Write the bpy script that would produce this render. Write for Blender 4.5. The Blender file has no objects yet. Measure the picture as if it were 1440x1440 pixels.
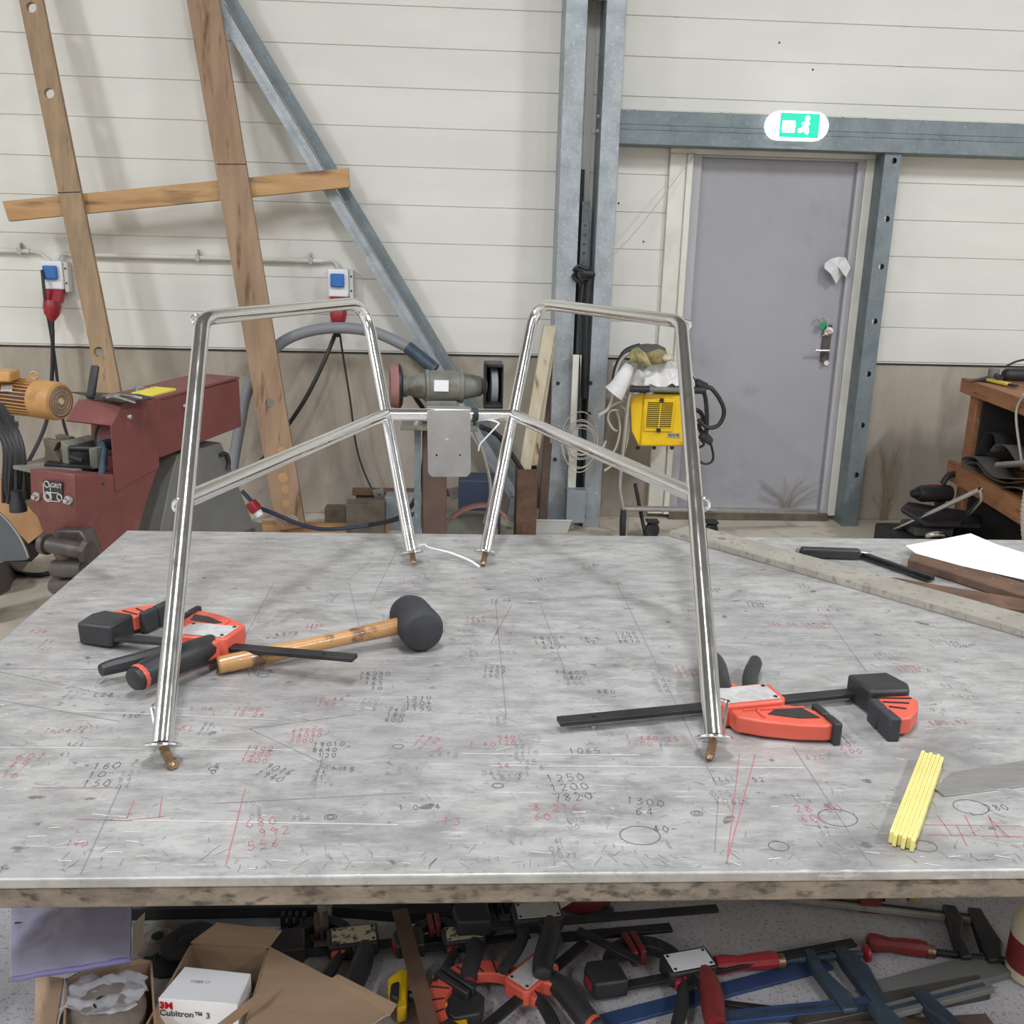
import bpy, math, random
from mathutils import Vector as V, Matrix, noise
# ------------------------------------------------------------------ camera, lights, exposure
SC = bpy.context.scene
COL = SC.collection
FOC, PITCH, ROLL, YAW = 1400.0, .264, .0275, .060
CH, WY, TZ, SZ = 1.62, 5.90, .92, .56        # camera height, back wall, table top, shelf under the table
_c, _s = math.cos(ROLL), math.sin(ROLL)
def _w(v): return V((v[0]*math.cos(YAW)+v[1]*math.sin(YAW), -v[0]*math.sin(YAW)+v[1]*math.cos(YAW), v[2]))
_R0 = V((1, 0, 0)); _D0 = V((0, -math.sin(PITCH), -math.cos(PITCH)))
XI = _w(_R0*_c-_D0*_s); YI = _w(_R0*_s+_D0*_c); FW = _w(V((0, math.cos(PITCH), -math.sin(PITCH))))
CP = V((0, 0, CH))
cam = bpy.data.cameras.new('camera'); cam.sensor_width = 36; cam.lens = FOC/1440*36; cam.clip_start = .02
camo = bpy.data.objects.new('camera', cam); COL.objects.link(camo)
camo.matrix_world = Matrix.Translation(CP) @ Matrix((XI, -YI, -FW)).transposed().to_4x4()
SC.camera = camo
SC.view_settings.view_transform = 'Standard'; SC.view_settings.look = 'None'
SC.view_settings.gamma = 1; SC.view_settings.use_curve_mapping = False
SC.view_settings.exposure = -0.1
wd = bpy.data.worlds.new('world'); SC.world = wd; wd.use_nodes = True
wd.node_tree.nodes['Background'].inputs[0].default_value = (.9, .95, 1, 1)
wd.node_tree.nodes['Background'].inputs[1].default_value = .2
def area(loc, sx, sy, power, col=(.95, .985, 1.04), tgt=None):
    l = bpy.data.lights.new('hall_lamp', 'AREA'); l.shape = 'RECTANGLE'; l.size = sx; l.size_y = sy; l.energy = power; l.color = col
    o = bpy.data.objects.new('hall_lamp', l); o.location = loc; COL.objects.link(o)
    if tgt: o.rotation_euler = (V(tgt)-V(loc)).to_track_quat('-Z', 'Y').to_euler()
    return o
LP = 152
for (x, y, p) in ((-5.4, .6, 2.05), (5.0, .6, 2.15), (0, .9, .85), (-2.6, -2.6, .95), (2.6, -2.6, .85), (-5.5, -4.5, 1), (5.5, -4.5, 1)):
    area((x, y, 5.2), .3, 1.5, LP*p)
# ------------------------------------------------------------------ picture pixel -> point in the place
def _ray(px, py): return XI*((px-720)/FOC)+YI*((py-720)/FOC)+FW
def hz(px, py, z):
    d = _ray(px, py); return CP+d*((z-CH)/d.z)
def dp(px, py, y):
    d = _ray(px, py); return CP+d*(y/d.y)
def pl(px, py, p0, n):
    d = _ray(px, py); n = V(n); return CP+d*((V(p0)-CP).dot(n)/d.dot(n))
# ------------------------------------------------------------------ mesh helpers
class MB:
    def __init__(s): s.v = []; s.f = []
    def add(s, vs, fs):
        b = len(s.v); s.v += [V(v) for v in vs]; s.f += [tuple(i+b for i in f) for f in fs]; return s
    def box(s, c, d, R=None):
        c = V(c); h = V(d)/2
        vs = [V((x*h.x, y*h.y, z*h.z)) for x in (-1, 1) for y in (-1, 1) for z in (-1, 1)]
        if R: vs = [R @ v for v in vs]
        return s.add([c+v for v in vs], [(0, 1, 3, 2), (4, 6, 7, 5), (0, 4, 5, 1), (2, 3, 7, 6), (0, 2, 6, 4), (1, 5, 7, 3)])
    def bb(s, a, b):
        a = V(a); b = V(b); return s.box((a+b)/2, (abs(b.x-a.x), abs(b.y-a.y), abs(b.z-a.z)))
    def beam(s, a, b, w, h, up=(0, 0, 1)):
        a = V(a); b = V(b); d = (b-a).normalized(); u = V(up); x = d.cross(u).normalized(); u = x.cross(d).normalized()
        vs = [p+x*(i*w/2)+u*(j*h/2) for p in (a, b) for i, j in ((-1, -1), (1, -1), (1, 1), (-1, 1))]
        return s.add(vs, [(0, 1, 2, 3), (7, 6, 5, 4), (0, 4, 5, 1), (1, 5, 6, 2), (2, 6, 7, 3), (3, 7, 4, 0)])
    def tube(s, pts, r, n=12, closed=False, cap=True):
        pts = [V(p) for p in pts]; m = len(pts); rs = r if isinstance(r, (list, tuple)) else [r]*m
        ts = []
        for i in range(m):
            a = pts[(i-1) % m] if closed or i > 0 else pts[i]; b = pts[(i+1) % m] if closed or i < m-1 else pts[i]
            ts.append((b-a).normalized())
        x = ts[0].orthogonal().normalized(); vs = []
        for i in range(m):
            x = (x-ts[i]*x.dot(ts[i])).normalized(); y = ts[i].cross(x)
            for k in range(n):
                a = 2*math.pi*k/n; vs.append(pts[i]+(x*math.cos(a)+y*math.sin(a))*rs[i])
        fs = []
        for i in range(m if closed else m-1):
            j = (i+1) % m
            for k in range(n): fs.append((i*n+k, i*n+(k+1) % n, j*n+(k+1) % n, j*n+k))
        if cap and not closed: fs += [tuple(range(n))[::-1], tuple((m-1)*n+k for k in range(n))]
        return s.add(vs, fs)
    def lathe(s, o, ax, prof, n=24, cap=True):
        o = V(o); ax = V(ax).normalized(); x = ax.orthogonal().normalized(); y = ax.cross(x); vs = []
        for t, r in prof:
            for k in range(n):
                a = 2*math.pi*k/n; vs.append(o+ax*t+(x*math.cos(a)+y*math.sin(a))*r)
        m = len(prof); fs = []
        for i in range(m-1):
            for k in range(n): fs.append((i*n+k, i*n+(k+1) % n, (i+1)*n+(k+1) % n, (i+1)*n+k))
        if cap: fs += [tuple(range(n))[::-1], tuple((m-1)*n+k for k in range(n))]
        return s.add(vs, fs)
    def prism(s, pts, vec):
        pts = [V(p) for p in pts]; n = len(pts); vec = V(vec)
        return s.add(pts+[p+vec for p in pts], [tuple(range(n)), tuple(range(2*n-1, n-1, -1))]+[(i, i+n, (i+1) % n+n, (i+1) % n) for i in range(n)])
    def xy(s, pts, z0, z1): return s.prism([(p[0], p[1], z0) for p in pts], (0, 0, z1-z0))
    def plate(s, o, u, w, n, L, W, T, holes=(), seg=14):   # rectangular plate along u (length) and w (width), thickness T along n, round holes (s, t, r)
        o = V(o); u = V(u).normalized(); w = V(w).normalized(); n = V(n).normalized()
        P = lambda a, b, c: o+u*a+w*b+n*c
        cuts = [0]; hs = sorted(holes)
        for (a, b, r) in hs: cuts += [a-r*1.3, a+r*1.3]
        cuts.append(L); k = 0
        for i in range(len(cuts)-1):
            a0, a1 = cuts[i], cuts[i+1]
            if i % 2 == 0:
                s.add([P(a, b, c) for c in (0, T) for a, b in ((a0, 0), (a1, 0), (a1, W), (a0, W))],
                      [(0, 1, 2, 3), (7, 6, 5, 4), (0, 4, 5, 1), (2, 6, 7, 3)]+([(3, 7, 4, 0)] if i == 0 else [])+([(1, 5, 6, 2)] if i == len(cuts)-2 else []))
            else:
                hc, hb, r = hs[k]; k += 1; ring = []; rect = []
                angs = sorted([2*math.pi*q/seg for q in range(seg)]+[math.atan2(bb-hb, aa-hc) % (2*math.pi) for aa, bb in ((a0, 0), (a1, 0), (a1, W), (a0, W))])
                for q in angs:
                    cq, sq = math.cos(q), math.sin(q); t = 1e9
                    if abs(cq) > 1e-9: t = min(t, ((a1 if cq > 0 else a0)-hc)/cq)
                    if abs(sq) > 1e-9: t = min(t, ((W if sq > 0 else 0)-hb)/sq)
                    rect.append((hc+cq*t, hb+sq*t)); ring.append((hc+cq*r, hb+sq*r))
                m = len(angs); vs = [P(a, b, c) for c in (0, T) for a, b in ring+rect]; fs = []
                for q in range(m):
                    j = (q+1) % m
                    fs += [(q, j, m+j, m+q), (2*m+j, 2*m+q, 3*m+q, 3*m+j), (j, q, 2*m+q, 2*m+j)]
                    if abs(rect[q][1]-rect[j][1]) < 1e-7: fs.append((m+q, m+j, 3*m+j, 3*m+q))
                s.add(vs, fs)
        return s
    def move(s, M):
        s.v = [M @ v for v in s.v]; return s
BASE = {}
def obj(name, mb, mat, parent=None, bevel=0, smooth=35, seg=2):
    base = BASE.get(parent.name, V((0, 0, 0))) if parent else V((0, 0, 0))
    me = bpy.data.meshes.new(name); me.from_pydata([tuple(v-base) for v in mb.v], [], mb.f); me.update()
    import bmesh
    b = bmesh.new(); b.from_mesh(me); bmesh.ops.recalc_face_normals(b, faces=b.faces); b.to_mesh(me); b.free()
    if smooth:
        me.polygons.foreach_set('use_smooth', [True]*len(me.polygons)); me.set_sharp_from_angle(angle=math.radians(smooth))
    if mat: me.materials.append(mat)
    o = bpy.data.objects.new(name, me); COL.objects.link(o)
    if parent: o.parent = parent; BASE[o.name] = base
    if bevel:
        m = o.modifiers.new('bevel', 'BEVEL'); m.width = bevel; m.segments = seg; m.limit_method = 'ANGLE'; m.angle_limit = math.radians(40); m.harden_normals = False
    return o
def tag(o, label=None, cat=None, group=None, kind=None):
    if label: o['label'] = label
    if cat: o['category'] = cat
    if group: o['group'] = group
    if kind: o['kind'] = kind
    return o
def thing(name, label, cat, loc=(0, 0, 0), group=None):
    o = bpy.data.objects.new(name, None); o.empty_display_size = .05; COL.objects.link(o); o.location = loc; BASE[o.name] = V(loc)
    return tag(o, label, cat, group)
def struct(name, mb, mat, **k):
    o = obj(name, mb, mat, **k); o['kind'] = 'structure'; return o
def shared(name, src, parent, loc):
    o = bpy.data.objects.new(name, src.data); COL.objects.link(o); o.parent = parent; o.location = loc
    for m in src.modifiers:
        d = o.modifiers.new(m.name, m.type); d.width = m.width; d.segments = m.segments; d.limit_method = m.limit_method; d.angle_limit = m.angle_limit
    return o
def crv(pts, k=6, closed=False):           # catmull-rom
    pts = [V(p) for p in pts]; n = len(pts); out = []
    g = (lambda i: pts[i % n]) if closed else (lambda i: pts[max(0, min(n-1, i))])
    for i in range(n if closed else n-1):
        p0, p1, p2, p3 = g(i-1), g(i), g(i+1), g(i+2)
        for j in range(k):
            t = j/k; out.append(.5*((2*p1)+(p2-p0)*t+(2*p0-5*p1+4*p2-p3)*t*t+(3*p1-p0-3*p2+p3)*t*t*t))
    if not closed: out.append(pts[-1])
    return out
def arc(c, r, a0, a1, n=10, u=(1, 0, 0), w=(0, 0, 1)):
    c = V(c); u = V(u); w = V(w)
    return [c+u*(r*math.cos(a0+(a1-a0)*i/n))+w*(r*math.sin(a0+(a1-a0)*i/n)) for i in range(n+1)]
def fillet(pts, r, n=8):                    # polyline with rounded corners
    pts = [V(p) for p in pts]; out = [pts[0]]
    for i in range(1, len(pts)-1):
        a, b, c = pts[i-1], pts[i], pts[i+1]; rr = r[i-1] if isinstance(r, (list, tuple)) else r
        d1 = (a-b).normalized(); d2 = (c-b).normalized(); p, q = b+d1*rr, b+d2*rr
        for j in range(n+1):
            t = j/n; out.append(p*(1-t)**2+b*2*t*(1-t)+q*t*t)
    out.append(pts[-1]); return out
# ------------------------------------------------------------------ materials
def lin(c): return tuple(((x/255)/12.92 if x/255 <= .04045 else ((x/255+.055)/1.055)**2.4) for x in c)+(1,)
def mat(name, c1, c2=None, rough=.5, metal=0, scale=6, st=(1, 1, 1), bump=0, bs=None, r2=None, c3=None, s3=30, lo=.35, hi=.65, t3=(.58, .72), det=6, coat=0, alpha=None, trans=0, emit=0, ecol=None, sheen=0):
    m = bpy.data.materials.new(name); m.use_nodes = True; nt = m.node_tree; N = nt.nodes; L = nt.links; b = N['Principled BSDF']
    b.inputs['Base Color'].default_value = lin(c1); b.inputs['Roughness'].default_value = rough; b.inputs['Metallic'].default_value = metal
    if coat: b.inputs['Coat Weight'].default_value = coat
    if trans: b.inputs['Transmission Weight'].default_value = trans
    if alpha is not None: b.inputs['Alpha'].default_value = alpha
    if emit: b.inputs['Emission Color'].default_value = lin(ecol or c1); b.inputs['Emission Strength'].default_value = emit
    if c2 or bump or r2:
        tc = N.new('ShaderNodeTexCoord'); mp = N.new('ShaderNodeMapping'); mp.inputs['Scale'].default_value = st; L.new(tc.outputs['Object'], mp.inputs[0])
        nz = N.new('ShaderNodeTexNoise'); nz.inputs['Scale'].default_value = scale; nz.inputs['Detail'].default_value = det; nz.inputs['Roughness'].default_value = .6; L.new(mp.outputs[0], nz.inputs[0])
        if c2:
            cr = N.new('ShaderNodeValToRGB'); cr.color_ramp.elements[0].position = lo; cr.color_ramp.elements[1].position = hi
            cr.color_ramp.elements[0].color = lin(c1); cr.color_ramp.elements[1].color = lin(c2); L.new(nz.outputs['Fac'], cr.inputs[0]); out = cr.outputs[0]
            if c3:
                n3 = N.new('ShaderNodeTexNoise'); n3.inputs['Scale'].default_value = s3; n3.inputs['Detail'].default_value = 5; L.new(mp.outputs[0], n3.inputs[0])
                mr = N.new('ShaderNodeMapRange'); mr.inputs[1].default_value = t3[0]; mr.inputs[2].default_value = t3[1]; L.new(n3.outputs['Fac'], mr.inputs[0])
                mx = N.new('ShaderNodeMix'); mx.data_type = 'RGBA'; L.new(mr.outputs[0], mx.inputs[0]); L.new(out, mx.inputs[6]); mx.inputs[7].default_value = lin(c3); out = mx.outputs[2]
            L.new(out, b.inputs['Base Color'])
        if r2 is not None:
            mr = N.new('ShaderNodeMapRange'); mr.inputs[1].default_value = .35; mr.inputs[2].default_value = .65; mr.inputs[3].default_value = rough; mr.inputs[4].default_value = r2
            L.new(nz.outputs['Fac'], mr.inputs[0]); L.new(mr.outputs[0], b.inputs['Roughness'])
        if bump:
            nb = N.new('ShaderNodeTexNoise'); nb.inputs['Scale'].default_value = bs or scale*4; nb.inputs['Detail'].default_value = 4; L.new(mp.outputs[0], nb.inputs[0])
            bp = N.new('ShaderNodeBump'); bp.inputs['Strength'].default_value = bump; bp.inputs['Distance'].default_value = .01; L.new(nb.outputs['Fac'], bp.inputs['Height']); L.new(bp.outputs[0], b.inputs['Normal'])
    return m
Mt = dict(
 panel=mat('white_sandwich_panel', (221, 219, 211), (214, 212, 204), rough=.45, scale=1.2, st=(1, 1, 3)),
 wallback=mat('wall_backing', (150, 148, 140), rough=.8),
 concrete=mat('wall_concrete', (174, 164, 150), (154, 144, 131), rough=.9, scale=2.2, st=(1.5, 1, .6), bump=.15, bs=40, c3=(128, 116, 102), s3=3.2, t3=(.55, .8)),
 floor=mat('floor_concrete', (200, 191, 174), (180, 170, 154), rough=.75, r2=.9, scale=1.6, c3=(140, 130, 116), s3=6, t3=(.58, .75)),
 door=mat('door_grey_paint', (158, 157, 162), (151, 150, 155), rough=.5, scale=2, c3=(140, 138, 142), s3=3),
 frame=mat('door_frame_grey', (170, 168, 171), rough=.5),
 trim=mat('white_trim', (222, 220, 208), (206, 204, 192), rough=.5, scale=5),
 galv=mat('galvanised_steel', (176, 182, 186), (150, 158, 163), rough=.5, r2=.6, metal=.55, scale=9, c3=(195, 200, 202), s3=60, bump=.05),
 galvd=mat('galvanised_steel_dull', (128, 138, 141), (110, 121, 125), rough=.55, metal=.45, scale=8, c3=(140, 150, 152), s3=50),
 steel=mat('polished_stainless', (240, 240, 240), rough=.12, r2=.18, metal=1, scale=30),
 steelb=mat('brushed_steel', (200, 198, 197), (182, 180, 180), rough=.34, metal=.9, scale=14, st=(1, 8, 1)),
 brass=mat('bolt_thread', (165, 135, 105), (120, 100, 80), rough=.4, metal=.8, scale=60),
 black=mat('black_plastic', (34, 34, 36), (44, 44, 46), rough=.5, scale=20),
 rubber=mat('black_rubber', (40, 41, 44), (52, 52, 55), rough=.75, scale=14),
 iron=mat('dark_iron', (58, 58, 60), (40, 40, 41), rough=.45, metal=.5, scale=14),
 cast=mat('cast_grey', (122, 122, 112), (100, 100, 92), rough=.5, scale=10, c3=(88, 78, 66), s3=12),
 orange=mat('orange_plastic', (208, 92, 72), (198, 84, 66), rough=.42, scale=8),
 red=mat('red_plastic', (150, 36, 46), rough=.4),
 redw=mat('red_wood', (128, 44, 44), (108, 38, 38), rough=.5, scale=18),
 blue=mat('blue_plastic', (52, 110, 178), rough=.4),
 bluep=mat('blue_paint', (40, 60, 98), (50, 70, 108), rough=.5, scale=9),
 steelblue=mat('dull_blue_iron', (70, 88, 104), (52, 62, 74), rough=.5, metal=.3, scale=12),
 white=mat('white_plastic', (228, 229, 232), rough=.45),
 lab=mat('pale_label', (182, 179, 176), (168, 165, 162), rough=.5, scale=90, lo=.45, hi=.6),
 laby=mat('worn_label', (178, 170, 140), (60, 58, 50), rough=.5, scale=70, lo=.52, hi=.6),
 yellow=mat('yellow_paint', (232, 192, 20), (218, 176, 22), rough=.42, scale=6, c3=(150, 120, 40), s3=9, t3=(.62, .75)),
 motor=mat('amber_motor_paint', (198, 152, 96), (178, 132, 76), rough=.5, scale=7, c3=(120, 84, 50), s3=10, t3=(.6, .8)),
 maroon=mat('maroon_paint', (118, 66, 62), (104, 56, 54), rough=.5, scale=5, c3=(138, 92, 86), s3=8, t3=(.6, .8)),
 pink=mat('abrasive_belt', (150, 106, 102), (132, 92, 90), rough=.9, scale=30),
 grey=mat('grey_paint', (112, 112, 108), (98, 98, 95), rough=.55, scale=4),
 greyd=mat('grey_box', (134, 142, 146), (126, 133, 137), rough=.55, scale=4),
 hose=mat('grey_hose', (128, 130, 134), rough=.5),
 plank=mat('brown_board', (162, 134, 108), (140, 114, 90), rough=.75, scale=3, st=(5, 5, .8), c3=(92, 66, 46), s3=5, t3=(.6, .75), bump=.08),
 plankg=mat('weathered_board', (166, 140, 108), (140, 118, 94), rough=.8, scale=4, st=(5, 5, 1), c3=(104, 82, 60), s3=6, t3=(.62, .78), bump=.08),
 pine=mat('pine_board', (190, 152, 106), (168, 128, 86), rough=.7, scale=3, st=(.8, 5, 6), c3=(116, 84, 58), s3=3.2, t3=(.54, .7), bump=.06),
 pinev=mat('pale_timber', (196, 186, 162), (176, 164, 138), rough=.8, scale=3, st=(6, 6, .8), c3=(120, 86, 52), s3=4, t3=(.62, .72)),
 bench=mat('bench_timber', (164, 114, 78), (136, 92, 60), rough=.7, scale=3, st=(6, 1, 6), c3=(92, 56, 34), s3=6, t3=(.6, .75)),
 handle=mat('varnished_handle', (182, 138, 84), (156, 112, 64), rough=.35, scale=6, st=(1, 1, 1), c3=(104, 72, 44), s3=34, t3=(.56, .68), coat=.4),
 ply=mat('cut_wood', (190, 146, 102), (170, 126, 84), rough=.6, scale=4),
 rust=mat('rusty_steel', (110, 84, 66), (84, 63, 50), rough=.75, scale=12, metal=.2, c3=(122, 88, 66), s3=20),
 oldst=mat('old_steel', (112, 102, 90), (88, 78, 68), rough=.7, scale=14, metal=.2),
 ironl=mat('worn_iron', (98, 92, 88), (74, 69, 66), rough=.45, metal=.5, scale=14),
 rustd=mat('brown_steel', (98, 76, 66), (82, 64, 56), rough=.7, scale=6),
 alu=mat('dull_straightedge', (178, 173, 162), (158, 152, 141), rough=.45, metal=.4, scale=10, c3=(140, 130, 116), s3=60, t3=(.56, .68)),
 dirty=mat('grimy_table_edge', (144, 132, 118), (108, 98, 88), rough=.8, scale=20, st=(1, 1, 2), c3=(76, 66, 58), s3=46, t3=(.52, .68), bump=.3),
 board=mat('cardboard', (168, 141, 115), (156, 130, 105), rough=.85, scale=5, st=(1, 6, 1)),
 cream=mat('cream_plastic', (200, 188, 160), rough=.5),
 paper=mat('paper', (244, 244, 246), rough=.8),
 cloth=mat('white_rag', (226, 224, 222), (206, 204, 202), rough=.95, scale=10),
 glove=mat('work_glove', (176, 166, 116), (120, 108, 72), rough=.9, scale=14),
 dark=mat('shade_and_dark_goods', (28, 28, 28), (40, 38, 36), rough=.85, scale=12),  # near-black: painted shade in holes and recesses, also dark goods
 belt=mat('grey_belt', (92, 88, 84), (78, 74, 70), rough=.85, scale=8),
 cable=mat('black_cable', (36, 36, 38), rough=.5),
 cablew=mat('grey_cable', (176, 172, 162), rough=.5),
 conduit=mat('conduit', (205, 202, 192), rough=.5),
 disc=mat('abrasive_disc', (140, 128, 118), (118, 108, 98), rough=.9, scale=40),
 discd=mat('black_disc', (50, 50, 52), (42, 42, 44), rough=.9, scale=40),
 purple=mat('purple_pack', (134, 126, 172), (116, 108, 156), rough=.5, scale=6),
 film=mat('clear_film', (235, 235, 240), rough=.06, alpha=.3, bump=1.0, bs=16),
 tub=mat('clear_tub', (225, 225, 222), rough=.3, alpha=.55),
 shelf=mat('shelf_sheet', (186, 183, 185), (164, 161, 163), rough=.75, scale=5, c3=(126, 121, 121), s3=260, t3=(.56, .68)),
 green=mat('green_tag', (40, 140, 96), rough=.5),
 ink=mat('black_ink', (92, 92, 94), rough=.7), inkr=mat('red_ink', (172, 98, 112), rough=.7),
 scr=mat('bright_scratch', (236, 234, 232), rough=.35, metal=.3), scrd=mat('dark_scratch', (126, 124, 123), rough=.6),
 navy=mat('navy_box', (48, 58, 78), rough=.6), plaster=mat('hall_wall', (190, 189, 186), rough=.8), ceil=mat('hall_ceiling', (130, 130, 130), rough=.9),
 weed=mat('dried_weed', (142, 126, 104), rough=.9),
)
# ------------------------------------------------------------------ the hall: floor, walls, ceiling
struct('floor', MB().bb((-7.5, -7, -.12), (7.5, WY+.3, 0)), Mt['floor'])
struct('ceiling', MB().bb((-7.5, -7, 5.6), (7.5, WY+.3, 5.7)), Mt['ceil'])
struct('wall_left', MB().bb((-7.6, -7, 0), (-7.5, WY+.3, 5.6)), Mt['plaster'])
struct('wall_right', MB().bb((7.5, -7, 0), (7.6, WY+.3, 5.6)), Mt['plaster'])
struct('wall_front', MB().bb((-7.5, -7.1, 0), (7.5, -7, 5.6)), Mt['plaster'])
DX0, DX1, DZ = 1.375, 2.275, 2.115             # door leaf
CX = .72
wb = MB()
for a, b, z0, z1 in ((-7.5, DX0-.18, 0, .975), (DX1+.17, 7.5, 0, .975)): wb.bb((a, WY+.005, z0), (b, WY+.3, z1))
wall = struct('wall_back', wb, Mt['concrete'], bevel=.004)
wk = MB()
for a, b, z0, z1 in ((-7.5, DX0-.18, .96, 5.6), (DX1+.17, 7.5, .96, 5.6), (DX0-.2, DX1+.2, DZ+.05, 5.6)): wk.bb((a, WY+.006, z0), (b, WY+.29, z1))
tag(obj('panel_core', wk, Mt['panel'], wall), 'grey core seen in the joints')
PZ, PH = .9855, .2053
def panel_row(x0, x1, k0, k1):
    src = None
    for k in range(k0, k1):
        g = .0075 if k % 6 == 0 else .0036
        if src is None or True:
            m = MB().bb((x0, WY, PZ+k*PH+g/2), (x1, WY+.03, PZ+(k+1)*PH-.0006))
            obj('panel', m, Mt['panel'], wall, bevel=.0028, seg=2)
panel_row(-7.5, CX-.02, 0, 22); panel_row(CX+.02, DX0-.185, 0, 6); panel_row(DX1+.172, 7.5, 0, 6); panel_row(CX+.02, 7.5, 6, 22)
obj('sill_strip', MB().bb((-7.5, WY-.004, PZ-.014), (DX0-.185, WY+.02, PZ-.006)).bb((DX1+.172, WY-.004, PZ-.014), (7.5, WY+.02, PZ-.006)), Mt['iron'], wall)
# ------------------------------------------------------------------ door
door = struct('door_1', MB().bb((DX0, WY+.01, .06), (DX1, WY+.06, DZ)), Mt['door'], bevel=.003)
fr = MB().bb((DX0-.055, WY-.02, 0), (DX0, WY+.1, DZ+.015)).bb((DX1, WY-.02, 0), (DX1+.045, WY+.1, DZ+.015)).bb((DX0+.0002, WY-.019, DZ), (DX1-.0002, WY+.1, DZ+.0149))
obj('door_frame', fr, Mt['frame'], door, bevel=.004)
tr = MB()
for x0, x1, y in ((DX0-.185, DX0-.09, .03), (DX0-.09, DX0-.055, .045), (DX1+.045, DX1+.13, .03), (DX1+.13, DX1+.165, .05)): tr.bb((x0, WY-y, .03), (x1, WY+.03, DZ+.0148))
tr.bb((DX0-.185, WY-.031, DZ+.0152), (DX1+.165, WY+.03, 2.32))
obj('door_trim', tr, Mt['trim'], door, bevel=.004)
obj('threshold', MB().bb((DX0-.055, WY-.05, 0), (DX1+.045, WY+.1, .045)), Mt['oldst'], door, bevel=.003)
obj('sill_plate', MB().bb((DX0, WY-.035, .045), (DX1, WY+.03, .062)), Mt['steelb'], door, bevel=.003)
lp = dp(1163, 478, WY)
hb = MB().bb((lp.x-.028, WY-.006, lp.z-.13), (lp.x+.022, WY+.01, lp.z+.09))
hl = obj('lock_plate', hb, Mt['ironl'], door, bevel=.004)
h = dp(1160, 492, WY)
obj('handle', MB().tube([(h.x+.005, WY, h.z), (h.x+.005, WY-.05, h.z)], .011).tube(fillet([(h.x+.005, WY-.05, h.z), (h.x-.075, WY-.055, h.z), (h.x-.09, WY-.05, h.z)], .006), .009), Mt['steel'], door)
obj('lock_cylinder', MB().lathe((lp.x, WY-.004, lp.z+.05), (0, -1, 0), [(0, .028), (.012, .027), (.014, .014), (.03, .013)], 20).lathe((h.x+.01, WY-.004, h.z-.075), (0, -1, 0), [(0, .017), (.02, .015)], 16), Mt['steel'], door)
kk = dp(1157, 458, WY-.03)
k = thing('key_tag', 'green sealed key tag hanging by the lock of the grey door', 'key tag', kk)
obj('tag_body', MB().box(kk, (.035, .006, .05), Matrix.Rotation(.5, 3, 'Y')), Mt['green'], k, bevel=.004)
obj('cord', MB().tube(crv([kk+V((.0, 0, .02)), kk+V((-.03, .0, .045)), kk+V((.0, .01, .05)), kk+V((.03, .012, .03)), kk+V((.03, .01, -.02)), kk+V((.01, .0, -.06))], 5), .004, 6), Mt['cablew'], k)
def crumple(name, c, sx, sy, amp, seed, mt, parent=None, n=22, R=None, drape=0, th=.002):
    rnd = random.Random(seed); off = V((rnd.random()*50, rnd.random()*50, 0)); vs = []; fs = []
    for i in range(n+1):
        for j in range(n+1):
            u, w = i/n-.5, j/n-.5
            q = V((u*3.2, w*3.2, 0))+off
            z = noise.fractal(q, 1, 2, 4)*amp+abs(noise.noise(q*1.3))*amp*.9-drape*(max(0, abs(u)*2-.45)**1.4+max(0, abs(w)*2-.45)**1.4)
            x = u*sx*(1+.25*noise.noise(q+V((9, 0, 0)))); y = w*sy*(1+.25*noise.noise(q+V((0, 9, 0))))
            p = V((x, y, z)); vs.append(V(c)+((R @ p) if R else p))
    for i in range(n):
        for j in range(n):
            a = i*(n+1)+j; fs.append((a, a+1, a+n+2, a+n+1))
    o = obj(name, MB().add(vs, fs), mt, parent, smooth=60)
    sm = o.modifiers.new('thick', 'SOLIDIFY'); sm.thickness = th
    return o
rg = dp(1178, 380, WY-.035)
t = thing('rag', 'white paper rag stuffed behind the grey door frame at eye height', 'rag', rg)
m = MB(); rim = []
O = [(1160, 370), (1168, 364), (1180, 361), (1189, 362), (1196, 376), (1190, 390), (1184, 386), (1176, 399), (1168, 385), (1159, 377)]
cc = dp(1178, 374, WY-.075); pts = [dp(a, b, WY-.03-.02*(i % 3)) for i, (a, b) in enumerate(O)]
m.add([cc]+pts+[cc+V((0, .05, 0))], [(0, i+1, (i+1) % len(O)+1) for i in range(len(O))]+[(len(O)+1, (i+1) % len(O)+1, i+1) for i in range(len(O))])
obj('folds', m, Mt['cloth'], t, smooth=0)
# weed marks on the concrete: dried stems standing at the wall foot
for name, x0, x1, hh, n, lab in (('dried_weed', 1232, 1262, .5, 44, 'tuft of tall dried stems against the concrete right of the door'), ('dried_weed', 1085, 1140, .22, 26, 'low dried stems at the foot of the grey door')):
    rnd = random.Random(n); a = hz(x0, 735, 0); b = hz(x1, 735, 0); mm = MB()
    zb = .002 if n == 44 else .062; yb = WY-.012 if n == 44 else WY-.004
    for i in range(n):
        f = rnd.random(); x = a.x+(b.x-a.x)*(.35+.3*f); l = hh*(.3+.7*rnd.random()); dx = rnd.uniform(-.1, .1)*(1 if n == 44 else 2)
        p = [V((x, yb-.003*rnd.random(), zb)), V((x+dx*.3, yb-.006, zb+l*.5)), V((x+dx, yb-.004, zb+l))]
        mm.tube(crv(p, 4), .0011, 4)
    tag(obj(name, mm, Mt['weed']), lab, 'dried plant', kind='stuff')
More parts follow.
